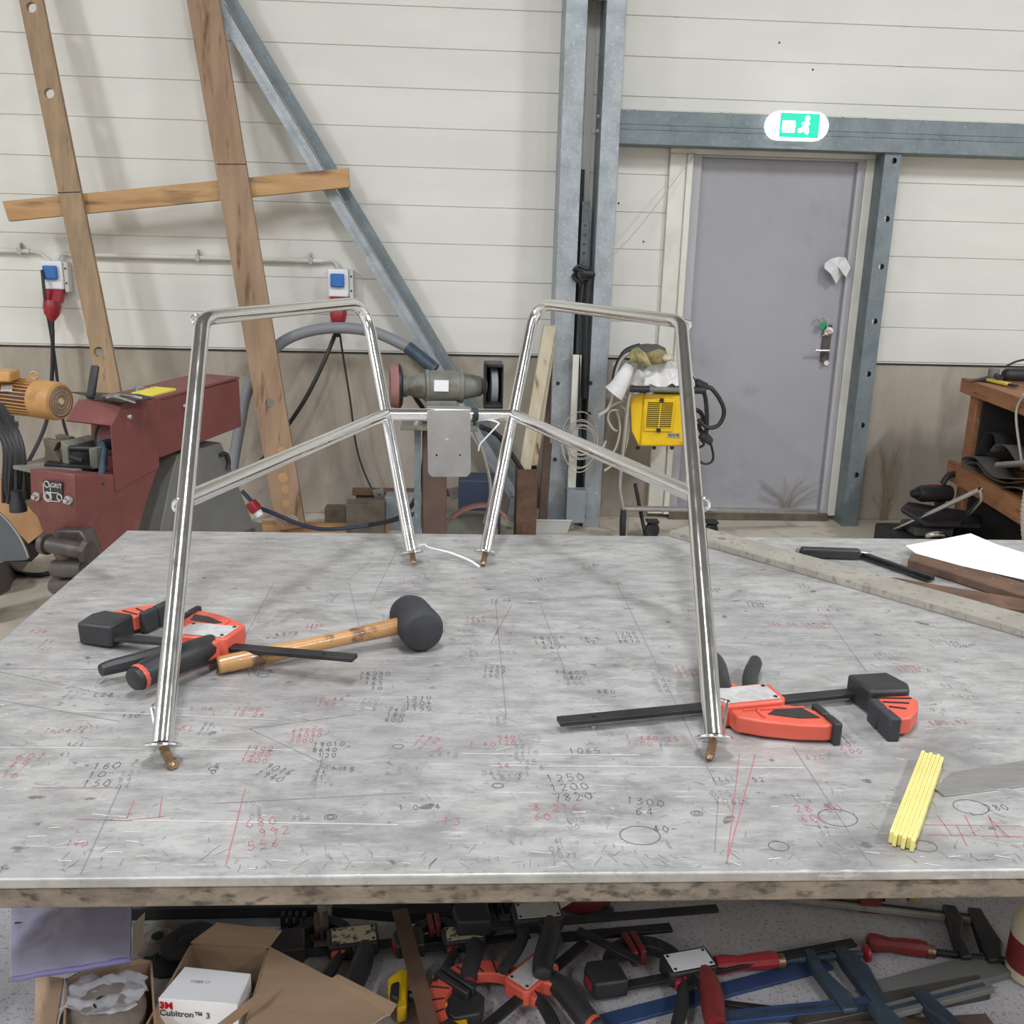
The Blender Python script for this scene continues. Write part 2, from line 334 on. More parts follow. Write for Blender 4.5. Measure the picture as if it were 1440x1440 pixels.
# ------------------------------------------------------------------ steel columns, beam, perforated post
def rect_post(name, label, x0, x1, y0, y1, z1, mt, lip=True, th=.008):
    t = thing(name, label, 'steel column', ((x0+x1)/2, y0, 0))
    w = MB().bb((x0, y0, 0), (x1, y0+th, z1))
    obj('web', w, mt, t, bevel=.002)
    obj('flange', MB().bb((x0, y0+th, 0), (x0+th, y1, z1)), mt, t, bevel=.002)
    obj('flange', MB().bb((x1-th, y0+th, 0), (x1, y1, z1)), mt, t, bevel=.002)
    return t
YC = 5.66
a0 = dp(797, 20, YC).x; a1 = dp(823, 20, YC).x; b0 = dp(855, 20, YC).x; b1 = dp(880, 20, YC).x
cl = rect_post('steel_column', 'left galvanised steel column of the pair beside the grey door', a0-.005, a1+.012, YC, WY-.002, 5.6, Mt['galv'])
cr_ = rect_post('steel_column', 'right galvanised steel column of the pair beside the grey door', b0-.008, b1, YC, WY-.002, 5.6, Mt['galv'])
for t_, xx, zs in ((cl, (a0+a1)/2, [dp(785, 539, YC).z, dp(782, 646, YC).z]), (cr_, b0+.02, [dp(849, 539, YC).z, dp(845, 582, YC).z, dp(840, 745, YC).z+.08])):
    for z in zs: obj('bolt', MB().lathe((xx-.02, YC, z), (0, -1, 0), [(0, .012), (.006, .011)], 8), Mt['iron'], t_)
obj('brace_plate', MB().bb((a1+.013, YC+.05, 2.86), (b0-.009, YC+.06, 3.1)), Mt['galvd'], cl)
cut = MB()   # flange bolts on the inner side of the right column
zb1 = dp(840, 163, YC+.08).z
for z in (zb1, zb1-.075): obj('bolt', MB().lathe((b0-.008, YC+.10, z), (-1, 0, 0), [(0, .012), (.012, .011), (.013, .006), (.02, .006)], 8), Mt['steelb'], cr_)
BY = 5.72
bt = dp(900, 155, BY).z; bb_ = dp(900, 203, BY).z
beam = thing('steel_beam', 'long horizontal galvanised beam above the grey door', 'beam', (3, BY, bb_))
obj('channel', MB().bb((b1+.004, BY, bb_), (7.4, BY+.008, bt)).bb((b1+.004, BY+.008, bb_), (7.4, WY-.002, bb_+.008)).bb((b1+.004, BY+.008, bt-.008), (7.4, WY-.002, bt)), Mt['galvd'], beam, bevel=.003)
obj('rib', MB().bb((b1+.004, BY-.004, bb_+.075), (7.4, BY, bb_+.085)).bb((b1+.004, BY-.003, bb_+.1), (7.4, BY, bb_+.104)), Mt['galvd'], beam, bevel=.0015)
obj('flashing', MB().bb((b1+.004, WY-.06, bt+.001), (7.4, WY-.002, bt+.022)), Mt['trim'], beam, bevel=.004)
for xq in (893, 1015, 1028, 1112, 1135, 1163, 1187, 1218):
    p = dp(xq, 150, WY-.06); obj('screw', MB().lathe((p.x, WY-.06, bt+.012), (0, -1, 0), [(0, .006), (.004, .005)], 6), Mt['iron'], beam)
# post with holes
PY = 5.74
pt0 = dp(1247, 211, PY); pt1 = dp(1267, 211, PY); pz1 = pt0.z
post = thing('perforated_post', 'galvanised upright post with round holes right of the grey door', 'steel post', (pt0.x, PY, 0))
hs = []
for (x, y) in ((1259, 226), (1249, 308), (1240, 375), (1229, 452), (1219, 526), (1209, 598), (1200, 668)):
    p = dp(x, y, PY); hs.append((p.z, .052, .017))
px0 = pt0.x-.004; pw = .092
obj('perforated_face', MB().plate((px0, PY, 0), (0, 0, 1), (1, 0, 0), (0, 1, 0), pz1, pw, .004, [h for h in hs]), Mt['galvd'], post)
obj('flange', MB().bb((px0-.002, PY+.001, 0), (px0+.004, WY-.002, pz1)), Mt['galvd'], post, bevel=.001)
obj('flange', MB().bb((px0+pw-.004, PY+.004, 0), (px0+pw, WY-.06, pz1)), Mt['galvd'], post, bevel=.001)
# ------------------------------------------------------------------ exit light
e0 = dp(1076, 160, BY); e1 = dp(1160, 196, BY); ec = (e0+e1)/2
ex = thing('exit_light', 'glowing rounded emergency exit light mounted on the beam above the door', 'exit light', (ec.x, BY, ec.z))
hw = (e1.x-e0.x)/2; hh = .074
def stad(w, h, y, n=9):
    out = []
    for s, a in ((1, -math.pi/2), (-1, math.pi/2)):
        for i in range(n+1):
            q = a+math.pi*i/n; out.append(V((ec.x+s*(w-h)+h*math.cos(q), y, ec.z+h*math.sin(q))))
    return out
m = MB(); A = stad(hw, hh, BY-.003); B = stad(hw, hh, BY-.04); Cc = stad(hw*.96, hh*.9, BY-.055); n = len(A)
m.add(A+B+Cc, [(i, (i+1) % n, (i+1) % n+n, i+n) for i in range(n)]+[(i+n, (i+1) % n+n, (i+1) % n+2*n, i+2*n) for i in range(n)]+[tuple(range(2*n, 3*n)), tuple(range(n-1, -1, -1))])
glow = mat('exit_lens_white', (255, 255, 255), rough=.3, emit=2.6); glowg = mat('exit_lens_green', (20, 190, 150), rough=.3, emit=1.0, ecol=(30, 176, 148))
obj('housing', m, glow, ex)
F = lambda u, w: V((ec.x+u*hw, BY-.0555, ec.z+w*hh))
g = MB()
for u0, u1, w0, w1 in ((-.6, .66, -.84, .84),): g.bb(F(u0, w0), F(u1, w1)+V((0, -.002, 0)))
obj('green_panel', g, glowg, ex)
a = MB()     # running figure and arrow of the sign
a.lathe(F(.27, .5)+V((0, -.002, 0)), (0, -1, 0), [(0, .014), (.002, .014)], 12).bb(F(-.52, .3)+V((0, -.002, 0)), F(-.12, -.5)+V((0, -.004, 0)))
for p, q in (((.24, .25), (.2, -.1)), ((.2, -.1), (.3, -.3)), ((.3, -.3), (.25, -.55)), ((.2, -.1), (.1, -.35)), ((.1, -.35), (0, -.35)), ((.23, .2), (.33, .05)), ((.22, .2), (.12, .05)), ((-.1, 0), (-.4, 0)), ((-.4, 0), (-.3, .22)), ((-.4, 0), (-.3, -.22))):
    a.beam(F(*p)+V((0, -.001, 0)), F(*q)+V((0, -.003, 0)), .021, .003, (0, 1, 0))
obj('pictogram', a, glow, ex)
# speck marks on panels (fixings)
for i, (x, y) in enumerate(((1143, 98), (905, 340), (870, 286), (1096, 60))):
    p = dp(x, y, WY); o = obj('screw_head', MB().lathe((p.x, WY, p.z), (0, -1, 0), [(0, .006), (.003, .004)], 8), Mt['iron'], wall)
# ------------------------------------------------------------------ conduits and sockets
def conduit(x0, y0, x1, y1, lab, clips, endL=None, endR=None):
    a = dp(x0, y0, WY-.03); b = dp(x1, y1, WY-.03); a.z = b.z = (a.z+b.z)/2
    t = thing('conduit', lab, 'conduit', (a+b)/2)
    obj('pipe', MB().tube([a, b], .013, 12), Mt['conduit'], t)
    for i, (pts) in enumerate([q for q in (endL, endR) if q]):
        obj('flexible_end', MB().tube(crv([pts[0] if isinstance(pts[0], V) else (a if pts[0] == 'a' else b)]+[dp(*p, WY-.03) for p in pts[1:]], 6), .008, 8), Mt['conduit'], t)
    for (cx_, cy_) in clips:
        p = dp(cx_, cy_, WY-.03); z = a.z
        obj('clip', MB().bb((p.x-.012, WY-.045, z-.018), (p.x+.012, WY-.001, z+.018)).bb((p.x-.004, WY-.03, z+.018), (p.x+.004, WY-.001, z+.045)), Mt['steelb'], t, bevel=.002)
conduit(-330, 343, 42, 354, 'wall conduit running out of frame left of the first socket', [(28, 352)], None, ['b', (56, 356), (68, 366), (73, 372)])
conduit(98, 358, 455, 367, 'long wall conduit between the two power sockets', [(278, 357), (437, 363)], ['a', (88, 357), (81, 364), (79, 372)], ['b', (467, 366), (474, 373), (476, 380)])
def socket(px, py, lab, left):
    p = dp(px, py, WY-.06); t = thing('power_socket', lab, 'power socket', (p.x, WY, p.z))
    s = .94
    obj('housing', MB().bb((p.x-.058, WY-.075, p.z-.085), (p.x+.058, WY-.001, p.z+.07)), Mt['white'], t, bevel=.008)
    obj('cover_flap', MB().bb((p.x-.042, WY-.10, p.z-.03), (p.x+.036, WY-.075, p.z+.045)), Mt['blue'], t, bevel=.008)
    obj('red_outlet', MB().prism([(p.x-.05, WY-.075, p.z-.085), (p.x+.052, WY-.075, p.z-.085), (p.x+.046, WY-.12, p.z-.16), (p.x-.046, WY-.12, p.z-.16)], (0, .06, .0)), Mt['red'], t, bevel=.006)
    obj('side_cover', MB().bb((p.x+.058, WY-.06, p.z-.1), (p.x+.085, WY-.001, p.z+.065)), Mt['conduit'], t, bevel=.006)
    for z in (-.05, .03): obj('screw', MB().lathe((p.x+.071, WY-.06, p.z+z), (0, -1, 0), [(0, .006), (.003, .005)], 8), Mt['iron'], t)
    return p
s1 = socket(74, 385, 'leftmost wall power socket with blue and red outlets', True)
s2 = socket(476, 396, 'second wall power socket behind the tube frame', False)
def plug(p, lab):
    t = thing('power_plug', lab, 'plug', p+V((0, -.09, -.19)))
    q = V((p.x+.002, WY-.11, p.z-.15))
    obj('plug_body', MB().lathe(q, (0, -.25, -1), [(0, .045), (.03, .048), (.07, .04), (.10, .02), (.11, .012)], 16), Mt['red'], t)
    obj('strain_relief', MB().lathe(q+V((0, -.026, -.105)), (0, -.1, -1), [(0, .013), (.05, .010)], 10), Mt['black'], t)
    return q+V((0, -.03, -.15))
q1 = plug(s1, 'red industrial plug in the leftmost wall socket'); q2 = plug(s2, 'red industrial plug in the second wall socket')
def cable(name, pts, r, mt, lab, cat='cable', k=6):
    o = obj(name, MB().tube(crv(pts, k), r, 8), mt); return tag(o, lab, cat)
cable('power_cable', [q1, dp(74, 470, 5.75), dp(73, 530, 5.74), dp(66, 590, 5.7), dp(45, 640, 5.6), dp(20, 680, 5.4), dp(0, 720, 5.2)], .011, Mt['cable'], 'thick black cable hanging from the red plug of the left socket')
cable('power_cable', [V((s1.x-.04, WY-.10, s1.z+.02)), dp(64, 425, 5.76), dp(71, 465, 5.76), dp(79, 520, 5.75), dp(86, 580, 5.7), dp(100, 630, 5.5)], .009, Mt['cable'], 'thinner black cable from the blue outlet of the left socket')
cable('power_cable', [q2, dp(474, 465, 5.75), dp(455, 510, 5.7), dp(430, 560, 5.68), dp(400, 605, 5.68), dp(370, 645, 5.66), dp(330, 680, 5.64)], .012, Mt['cable'], 'thick black cable swinging left from the second socket')
cable('power_cable', [V((s2.x+.01, WY-.1, s2.z-.2)), dp(478, 470, 5.8), dp(492, 560, 5.8), dp(504, 640, 5.8), dp(530, 700, 5.75), dp(555, 724, 5.6)], .006, Mt['cable'], 'thin dark cable falling from the second socket to the floor')
# sockets' thin string from the column to the door frame
sa = dp(838, 372, 5.61); sb = dp(979, 214, WY-.05)
cable('string', [sa, dp(862, 358, 5.61), dp(905, 312, 5.74), sb], .0022, Mt['cablew'], 'thin string strung from the steel column to the door corner', 'string')
# ------------------------------------------------------------------ wooden boards leaning on the wall
LN = V((0, -1, .085)).normalized(); L0 = V((0, 5.44, 0))
LNb = LN
def lp_(px, py, off=0): return pl(px, py, L0-LN*off, LN)
wf = thing('board_frame', 'tall lattice of three nailed boards leaning against the white wall', 'boards', lp_(400, 745))
def board(name, p0, p1, w0, w1, mt, holes, th=.032):
    # p0 bottom-left, p1 top-left pixel; w0/w1 right-edge pixels; holes as (px, py, r)
    a = lp_(*p0); b = lp_(*p1); c = lp_(*w0)
    u = (b-a).normalized(); w = LN.cross(u); w = w if w.x > 0 else -w
    W = ((c-a).dot(w)+(lp_(*w1)-b).dot(w))/2
    L = (b-a).length
    if a.z < .002: pass
    hs = [((lp_(x, y)-a).dot(u), (lp_(x, y)-a).dot(w), r) for x, y, r in holes]
    return obj(name, MB().plate(a, u, w, -LN, L, W, th, hs), mt, wf, bevel=0)
board('plank', (178, 742), (2, -120), (208, 742), (35, -120), Mt['plankg'], [(44, 10, .026), (69, 131, .026), (139, 495, .028)])
board('plank', (389, 746), (242, -120), (431, 746), (287, -120), Mt['plank'], [(380, 567, .026), (411, 732, .033)])
for (x, y, r, lx) in ((396, 634, .024, 0), (398, 672, .028, 0), (401, 688, .025, 0), (403, 708, .025, 0)):
    p = lp_(x, y); obj('wood_plug', MB().lathe(p, LN, [(0, r), (.002, r*.98)], 18), Mt['ply'], wf)
for (x0, y0, x1, y1) in ((81, 271, 113, 270), (305, 231, 347, 231)):   # saw joint lines
    obj('saw_cut', MB().beam(lp_(x0, y0)+LN*.0008, lp_(x1, y1)+LN*.0008, .004, .0015, LN), Mt['dark'], wf)
o_ = .034
A = [lp_(3, 283, o_), lp_(490, 236, o_), lp_(492, 263, o_), lp_(12, 311, o_)]
obj('crossbar', MB().prism(A, -LN*.03), Mt['pine'], wf, bevel=.002)
# ------------------------------------------------------------------ galvanised studs leaning across the wall
def stud(lab, pts, y, mt):
    a = [dp(*p, y) for p in pts]; t = thing('steel_stud', lab, 'steel stud', ((a[0]+a[3])/2).to_3d())
    d = (a[1]-a[0]).normalized(); w = (a[3]-a[0]); w = (w-d*w.dot(d)); W = w.length; w.normalize(); L = (a[1]-a[0]).length
    o = a[0]
    m = MB(); n = V((0, 1, 0))
    def slab(s0, s1, n0, n1): m.prism([o+w*s0+n*n0, o+w*s1+n*n0, o+w*s1+n*n1, o+w*s0+n*n1], d*L)
    slab(0, .0025, 0, .05); slab(W-.0025, W, 0, .05); slab(.0025, W-.0025, 0, .0025)
    obj('channel', m, mt, t)
    obj('rib', MB().prism([o+w*(W*.46)-n*.004, o+w*(W*.54)-n*.004, o+w*(W*.54), o+w*(W*.46)], d*L), mt, t)
    return t
stud('left one of the two galvanised studs leaning diagonally across the wall', [(741, 742), (292, 0), (312, 0), (756, 740)], 5.72, Mt['galv'])
stud('right one of the two galvanised studs leaning diagonally across the wall', [(758, 741), (297, -20), (317, -20), (772, 740)][:1]+[(308, -12), (330, -12), (773, 741)], 5.72+.052, Mt['galvd'])
# ------------------------------------------------------------------ grey corrugated hose arc
hp = crv([dp(330, 735, 5.62), dp(325, 680, 5.62), dp(337, 600, 5.64), dp(350, 545, 5.65), dp(385, 492, 5.66), dp(420, 470, 5.66), dp(470, 461, 5.66), dp(525, 467, 5.66), dp(575, 489, 5.64)], 22)
hp = hp[:-1]
t = thing('hose', 'thick grey hose arching behind the boards towards the studs', 'hose', hp[0])
obj('hose_body', MB().tube(hp, [.031+(.0012 if i % 2 else 0) for i in range(len(hp))], 12), Mt['hose'], t)
obj('cuff', MB().tube([hp[-1], dp(598, 508, 5.6), dp(612, 520, 5.58)], .036, 12), Mt['steelblue'], t)
# ------------------------------------------------------------------ bench grinder on its post
GY = 4.55
g0 = dp(627, 600, GY)
bg = thing('bench_grinder', 'grey double-ended bench grinder bolted on a brown steel post', 'bench grinder', V((g0.x, GY, 0)))
gl = dp(557, 535, GY); gr = dp(690, 545, GY); ax = V((1, .12, 0)).normalized(); c0 = dp(625, 543, GY)
sc = .055/18*GY/4.55*1.0
def gx(px): return (dp(px, 543, GY)-c0).x/ax.x
pr = [(gx(566), .040), (gx(570), .054), (gx(580), .054), (gx(582), .048), (gx(590), .05), (gx(597), .066), (gx(598), .073), (gx(603), .073), (gx(604), .068)]
obj('motor_body', MB().lathe(c0, ax, [(gx(597), .05), (gx(598), .075), (gx(602), .077), (gx(604), .072), (gx(644), .072), (gx(646), .078), (gx(650), .078), (gx(651), .05)], 32), Mt['cast'], bg)
obj('end_bell', MB().lathe(c0, ax, [(gx(563), .032), (gx(566), .05), (gx(572), .05), (gx(575), .042), (gx(597), .062)], 28), Mt['cast'], bg)
obj('end_bell', MB().lathe(c0, ax, [(gx(651), .062), (gx(676), .045), (gx(678), .036), (gx(684), .036), (gx(685), .028)], 28), Mt['cast'], bg)
obj('rating_plate', MB().box(c0+ax*gx(621)+V((0, -.0745, .012)), (.065, .002, .05), Matrix.Rotation(-.12, 3, 'X')), Mt['white'], bg)
w1 = obj('grinding_wheel', MB().lathe(c0, ax, [(gx(549), .02), (gx(549), .093), (gx(556), .1), (gx(560), .1)], 36), Mt['pink'], bg)
obj('wheel_rim', MB().lathe(c0, ax, [(gx(560), .1), (gx(563), .101), (gx(566), .085), (gx(566), .03)], 36), Mt['iron'], bg)
gd = dp(694, 534, GY)
m = MB().lathe(c0, ax, [(gx(690), .105), (gx(690), .112), (gx(709), .112), (gx(709), .105)], 32, cap=False).lathe(c0, ax, [(gx(709), .0), (gx(709), .112), (gx(711), .112), (gx(711), .0)], 32)
obj('wheel_guard', MB().bb((c0.x+gx(680), GY-.06, c0.z-.1), (c0.x+gx(683), GY+.1, c0.z+.11)).bb((c0.x+gx(683), GY-.05, c0.z+.095), (c0.x+gx(706), GY+.1, c0.z+.11)).bb((c0.x+gx(704), GY-.02, c0.z-.1), (c0.x+gx(707), GY+.1, c0.z+.1)).bb((c0.x+gx(683), GY+.09, c0.z-.14), (c0.x+gx(706), GY+.1, c0.z+.11)), Mt['iron'], bg, bevel=.004)
obj('grinding_wheel', MB().lathe(c0+V((0, .01, 0)), ax, [(gx(688), .02), (gx(688), .09), (gx(697), .09), (gx(697), .02)], 32), Mt['hose'], bg)
obj('tool_rest', MB().bb((c0.x+gx(680), GY-.14, c0.z-.075), (c0.x+gx(703), GY-.04, c0.z-.062)).bb((c0.x+gx(683), GY-.06, c0.z-.15), (c0.x+gx(700), GY+.02, c0.z-.077)), Mt['iron'], bg, bevel=.003)
obj('tool_rest', MB().bb((c0.x+gx(656), GY-.12, c0.z-.11), (c0.x+gx(680), GY-.05, c0.z-.095)), Mt['cast'], bg, bevel=.003)
pt = dp(627, 598, GY).z
obj('pedestal_casting', MB().prism([(c0.x+gx(600), GY-.06, c0.z-.06), (c0.x+gx(643), GY-.06, c0.z-.06), (c0.x+gx(648), GY-.06, pt+.02), (c0.x+gx(594), GY-.06, pt+.02)], (0, .12, 0)), Mt['cast'], bg, bevel=.006)
obj('mount_plate', MB().bb((c0.x+gx(566), GY-.14, pt-.002), (c0.x+gx(672), GY+.12, pt+.018)), Mt['cast'], bg, bevel=.003)
obj('bolt', MB().lathe((c0.x+gx(588), GY-.1, pt+.018), (0, 0, 1), [(0, .02), (.012, .02), (.013, .01), (.03, .01)], 6), Mt['steelb'], bg)
pxa, pxb = dp(594, 690, GY).x, dp(628, 690, GY).x
obj('post', MB().bb((pxa, GY-.055, .012), (pxb, GY+.055, pt-.002)), Mt['rustd'], bg, bevel=.006)
obj('base_plate', MB().bb((pxa-.1, GY-.15, 0), (pxb+.1, GY+.15, .012)), Mt['rustd'], bg, bevel=.003)
cf = [dp(588, 602, GY), dp(589, 660, GY), dp(588, 750, GY)]
obj('conduit_tube', MB().beam(V((cf[0].x, GY-.06, pt-.002)), V((cf[0].x, GY-.06, .012)), .03, .012, (0, 1, 0)), Mt['galvd'], bg)
cable('power_cable', [dp(575, 545, 4.65), dp(585, 560, 4.7), dp(600, 590, 4.72), dp(596, 650, 4.72), dp(585, 700, 4.8), dp(560, 728, 4.95), dp(520, 738, 5.1)], .012, Mt['cable'], 'black cable drooping behind the bench grinder post')
cable('power_cable', [dp(664, 600, 4.8), dp(680, 640, 4.9), dp(690, 690, 5.0), dp(680, 735, 5.1)], .008, Mt['cablew'], 'thin grey cable hanging right of the bench grinder plate')
# ------------------------------------------------------------------ belt grinder (maroon)
th_ = math.radians(24); U = V((math.sin(th_), math.cos(th_), 0)); W_ = V((-math.cos(th_), math.sin(th_), 0)); UP = V((0, 0, 1))
A0 = hz(223.6, 563, 1.03)                       # top of the joint between head and arm, on the near (right) side
NS = -W_                                        # side plane normal
S = lambda x, y, off=0: pl(x, y, A0+W_*off, NS)
mg = thing('belt_grinder', 'maroon belt grinding machine with a grey table, left of the work table', 'grinding machine', V((S(150, 700).x, S(150, 700).y, 0)))
HW = .20
side = [S(174, 571), S(157, 599), S(162.5, 690), S(223.6, 656), S(223.6, 563)]
obj('head', MB().prism([S(174, 569), S(223.6, 563), S(223.6, 656), S(204, 668), S(190, 672), S(190, 600), S(157, 599)], W_*HW), Mt['maroon'], mg, bevel=.003)
obj('hood', MB().prism([S(174, 567.5), S(156, 598), S(158, 600), S(176, 570)], W_*HW), Mt['maroon'], mg, bevel=.001)
obj('head_side', MB().prism([S(174, 566, -.004), S(156, 599, -.004), S(162.5, 692, -.004), S(224, 657, -.004), S(224, 562, -.004)], W_*.004), Mt['maroon'], mg, bevel=.001)
obj('head_side', MB().prism([S(174, 566, HW), S(156, 599, HW), S(160, 636, HW), S(224, 657, HW), S(224, 562, HW)], W_*.004), Mt['maroon'], mg, bevel=.001)
obj('arm', MB().prism([S(223.6, 563), S(336.5, 534), S(340, 600), S(228, 643), S(223.6, 643)], W_*(HW-.01)), Mt['maroon'], mg, bevel=.004)
obj('arm_lid', MB().prism([S(215, 561, -.003), S(337, 529.5, -.003), S(337, 533, -.003), S(215, 565.5, -.003)], W_*(HW+.006)), Mt['maroon'], mg, bevel=.002)
for x, y in ((182, 586), (260, 571)): obj('bolt', MB().lathe(S(x, y, -.004), -W_, [(0, .011), (.006, .009), (.009, .004)], 10), Mt['steelb'], mg)
# abrasive belt over the contact wheel
obj('head_shade_plate', MB().prism([S(188, 601, .01), S(189.5, 601, .01), S(189.5, 671, .01), S(188, 671, .01)], W_*(HW-.02)), Mt['dark'], mg)  # dark plate standing in for the shade inside the head opening
rc = S(170, 618, HW/2); rr = .07
obj('contact_wheel', MB().lathe(rc+W_*(-.065), W_, [(0, .03), (0, rr-.006), (.13, rr-.006), (.13, .03)], 28), Mt['rubber'], mg)
obj('abrasive_belt', MB().lathe(rc+W_*(-.045), W_, [(0, rr-.005), (0, rr), (.09, rr), (.09, rr-.005)], 32), Mt['pink'], mg)
obj('wheel_axle', MB().tube([rc-W_*.085, rc+W_*.085], .022, 12), Mt['iron'], mg)
# column under the head
cz = [S(104, 667), S(204, 668), S(222, 658), S(201, 722), S(184, 800), S(140, 800), S(129, 780), S(105.5, 714)]
obj('column', MB().prism(cz, W_*.19), Mt['maroon'], mg, bevel=.003)
FN = -U; F0 = S(104, 690)-U*.002
Fp = lambda x, y, off=0: pl(x, y, F0-U*off, FN)
obj('front_label', MB().prism([Fp(61, 675), Fp(87.5, 677), Fp(88.5, 705), Fp(62, 702)], -U*.002), Mt['black'], mg)
wl = mat('label_print', (200, 196, 192), rough=.5)
m = MB()
def ring(c, r, w=.0016): m.tube([c+W_*(r*math.cos(a))+UP*(r*math.sin(a)) for a in [2*math.pi*i/18 for i in range(18)]], w, 5, closed=True)
q = [Fp(65.5, 681, .003), Fp(67, 698.5, .003), Fp(83.5, 699.5, .003)]
for c in q: ring(c, .0105)
ring(q[1], .0165); 
for a, b in ((q[0], q[1]), (q[1], q[2])):
    d = (b-a).normalized(); s_ = d.cross(U)
    for k in (-1, 1): m.tube([a+s_*(.0145*k), b+s_*(.0145*k)], .0013, 5)
obj('label_diagram', m, wl, mg)
def text3(txt, o, xv, yv, size, mt, name, parent=None, lift=.0005, bold=0):
    cu = bpy.data.curves.new('t', 'FONT'); cu.body = txt; cu.size = size; cu.extrude = .0003; cu.offset = bold
    ob = bpy.data.objects.new('t', cu); COL.objects.link(ob)
    dg = bpy.context.evaluated_depsgraph_get(); me = bpy.data.meshes.new_from_object(ob.evaluated_get(dg))
    zv = xv.cross(yv); M = Matrix((xv, yv, zv)).transposed().to_4x4(); M.translation = o+zv*lift
    mb = MB(); mb.v = [M @ v.co for v in me.vertices]; mb.f = [tuple(p.vertices) for p in me.polygons]
    bpy.data.objects.remove(ob); bpy.data.curves.remove(cu); bpy.data.meshes.remove(me)
    return obj(name, mb, mt, parent, smooth=0)
text3('GRIT', Fp(71.5, 685, .0025), -W_, UP, .022, wl, 'lettering', mg)
for x, y in ((53, 697.5), (97.5, 703)): obj('bolt', MB().lathe(Fp(x, y), -U, [(0, .016), (.008, .015), (.009, .009), (.022, .008)], 14), Mt['steelb'], mg)
# round grey table with the fixtures on it
tcn = (hz(82, 659, .835)+hz(100, 652, .835))/2
def disc_half(cn, r, z0, z1):
    pts = []
    for i in range(19):
        a = math.pi*i/18; pts.append(cn+(-W_*math.cos(a))*r-U*math.sin(a)*r*.62)
    return [V((p.x, p.y, z0)) for p in pts], V((0, 0, z1-z0))
tz = .80; a_, b_ = hz(22, 659, tz), hz(128, 675, tz)
TQ = [hz(x, y, tz) for x, y in ((18, 660), (40, 665), (62, 667), (85, 668), (104, 667), (125, 662), (150, 652), (135, 645), (62, 648))]
obj('grinder_table', MB().prism(TQ, (0, 0, .014)), Mt['cast'], mg, bevel=.003)
tk = .814
def hxz(x, y): return hz(x, y, tk)
fx = MB()
fx.prism([hxz(62, 647)+V((0, 0, .0)), hxz(82, 652), hxz(85, 650), hxz(68, 646)], (0, 0, .012))
for q1_, q2_, dd in (((63, 651), (84, 654), .0), ((80, 645), (100, 648), .02)):
    v1 = hxz(*q1_); v2 = hxz(*q2_); lift = V((0, 0, .088))
    obj('vee_block', MB().prism([v1, v2, v2+V((0, 0, .018)), v2+(v1-v2)*.35+V((0, 0, .05)), v2+lift*.95, v1+lift, v1+(v2-v1)*.12+V((0, 0, .05)), v1+V((0, 0, .018))], U*.03), Mt['oldst'], mg, bevel=.002)
v1 = hxz(88, 655); v2 = hxz(97, 657)
obj('clamp_jaw', MB().prism([v1, v2, v2+V((0, 0, .075)), v1+V((0, 0, .09))], U*.14), Mt['cast'], mg, bevel=.003)
obj('clamp_base', MB().prism([hxz(62, 656), hxz(130, 660), hxz(134, 653), hxz(70, 650)], (0, 0, .012)), Mt['iron'], mg, bevel=.002)
v1 = hxz(127, 660); v2 = hxz(138, 659)
obj('clamp_jaw', MB().prism([v1, v2, v2+V((0, 0, .075)), v1+V((0, 0, .075))], U*.05), Mt['cast'], mg, bevel=.003)
r0 = hxz(100, 658)+V((0, 0, .07)); r1 = hxz(152, 655)+V((0, 0, .06))
obj('guide_rod', MB().tube([r0, r1], .011, 12).tube([r0-V((0, 0, .03)), hxz(118, 660)+V((0, 0, .03))], .009, 10), Mt['iron'], mg)
l0 = hxz(150, 655)+V((0, 0, .075)); l1 = hxz(140, 668)+V((0, 0, -.035))
obj('clamp_lever', MB().tube([l0, l0*.6+l1*.4, l1], [.015, .011, .013], 12).lathe(l0-U*.02, U, [(0, .02), (.05, .02)], 12), Mt['steelblue'], mg)
# black lever and sheet on top
l = [S(127, 561, .16), S(134, 514, .16)]
obj('lever', MB().beam(l[0], l[1], .032, .016, U), Mt['black'], mg, bevel=.006)
# lower stop assembly (dark)
d0 = Fp(85, 775, .03)
obj('stop_bracket', MB().prism([Fp(73, 746, .02), Fp(112, 746, .02), Fp(118, 756, .02), Fp(124, 775, .02), Fp(124, 795, .02), Fp(80, 800, .02), Fp(78, 758, .02)], U*.06), Mt['ironl'], mg, bevel=.006)
obj('stop_shaft', MB().tube([Fp(70, 766, .07), Fp(122, 776, .07)], .027, 14).lathe(Fp(68, 765.5, .07), W_, [(0, .036), (.02, .036)], 14).lathe(Fp(120, 775.5, .07), -W_, [(0, .04), (.02, .036)], 6), Mt['ironl'], mg)
obj('stop_shaft', MB().tube([Fp(78, 800, .06), Fp(120, 800, .06)], .03, 12).tube([Fp(76, 824, .05), Fp(110, 822, .05)], .028, 12), Mt['ironl'], mg)
obj('base', MB().prism([V((S(129, 780).x, S(129, 780).y, .0)), V((S(184, 800).x, S(184, 800).y, 0)), V((S(201, 722).x, S(201, 722).y, 0)), V((S(201, 722).x, S(201, 722).y, 0))+W_*.19, V((S(129, 780).x, S(129, 780).y, 0))+W_*.19], (0, 0, .5)), Mt['maroon'], mg)
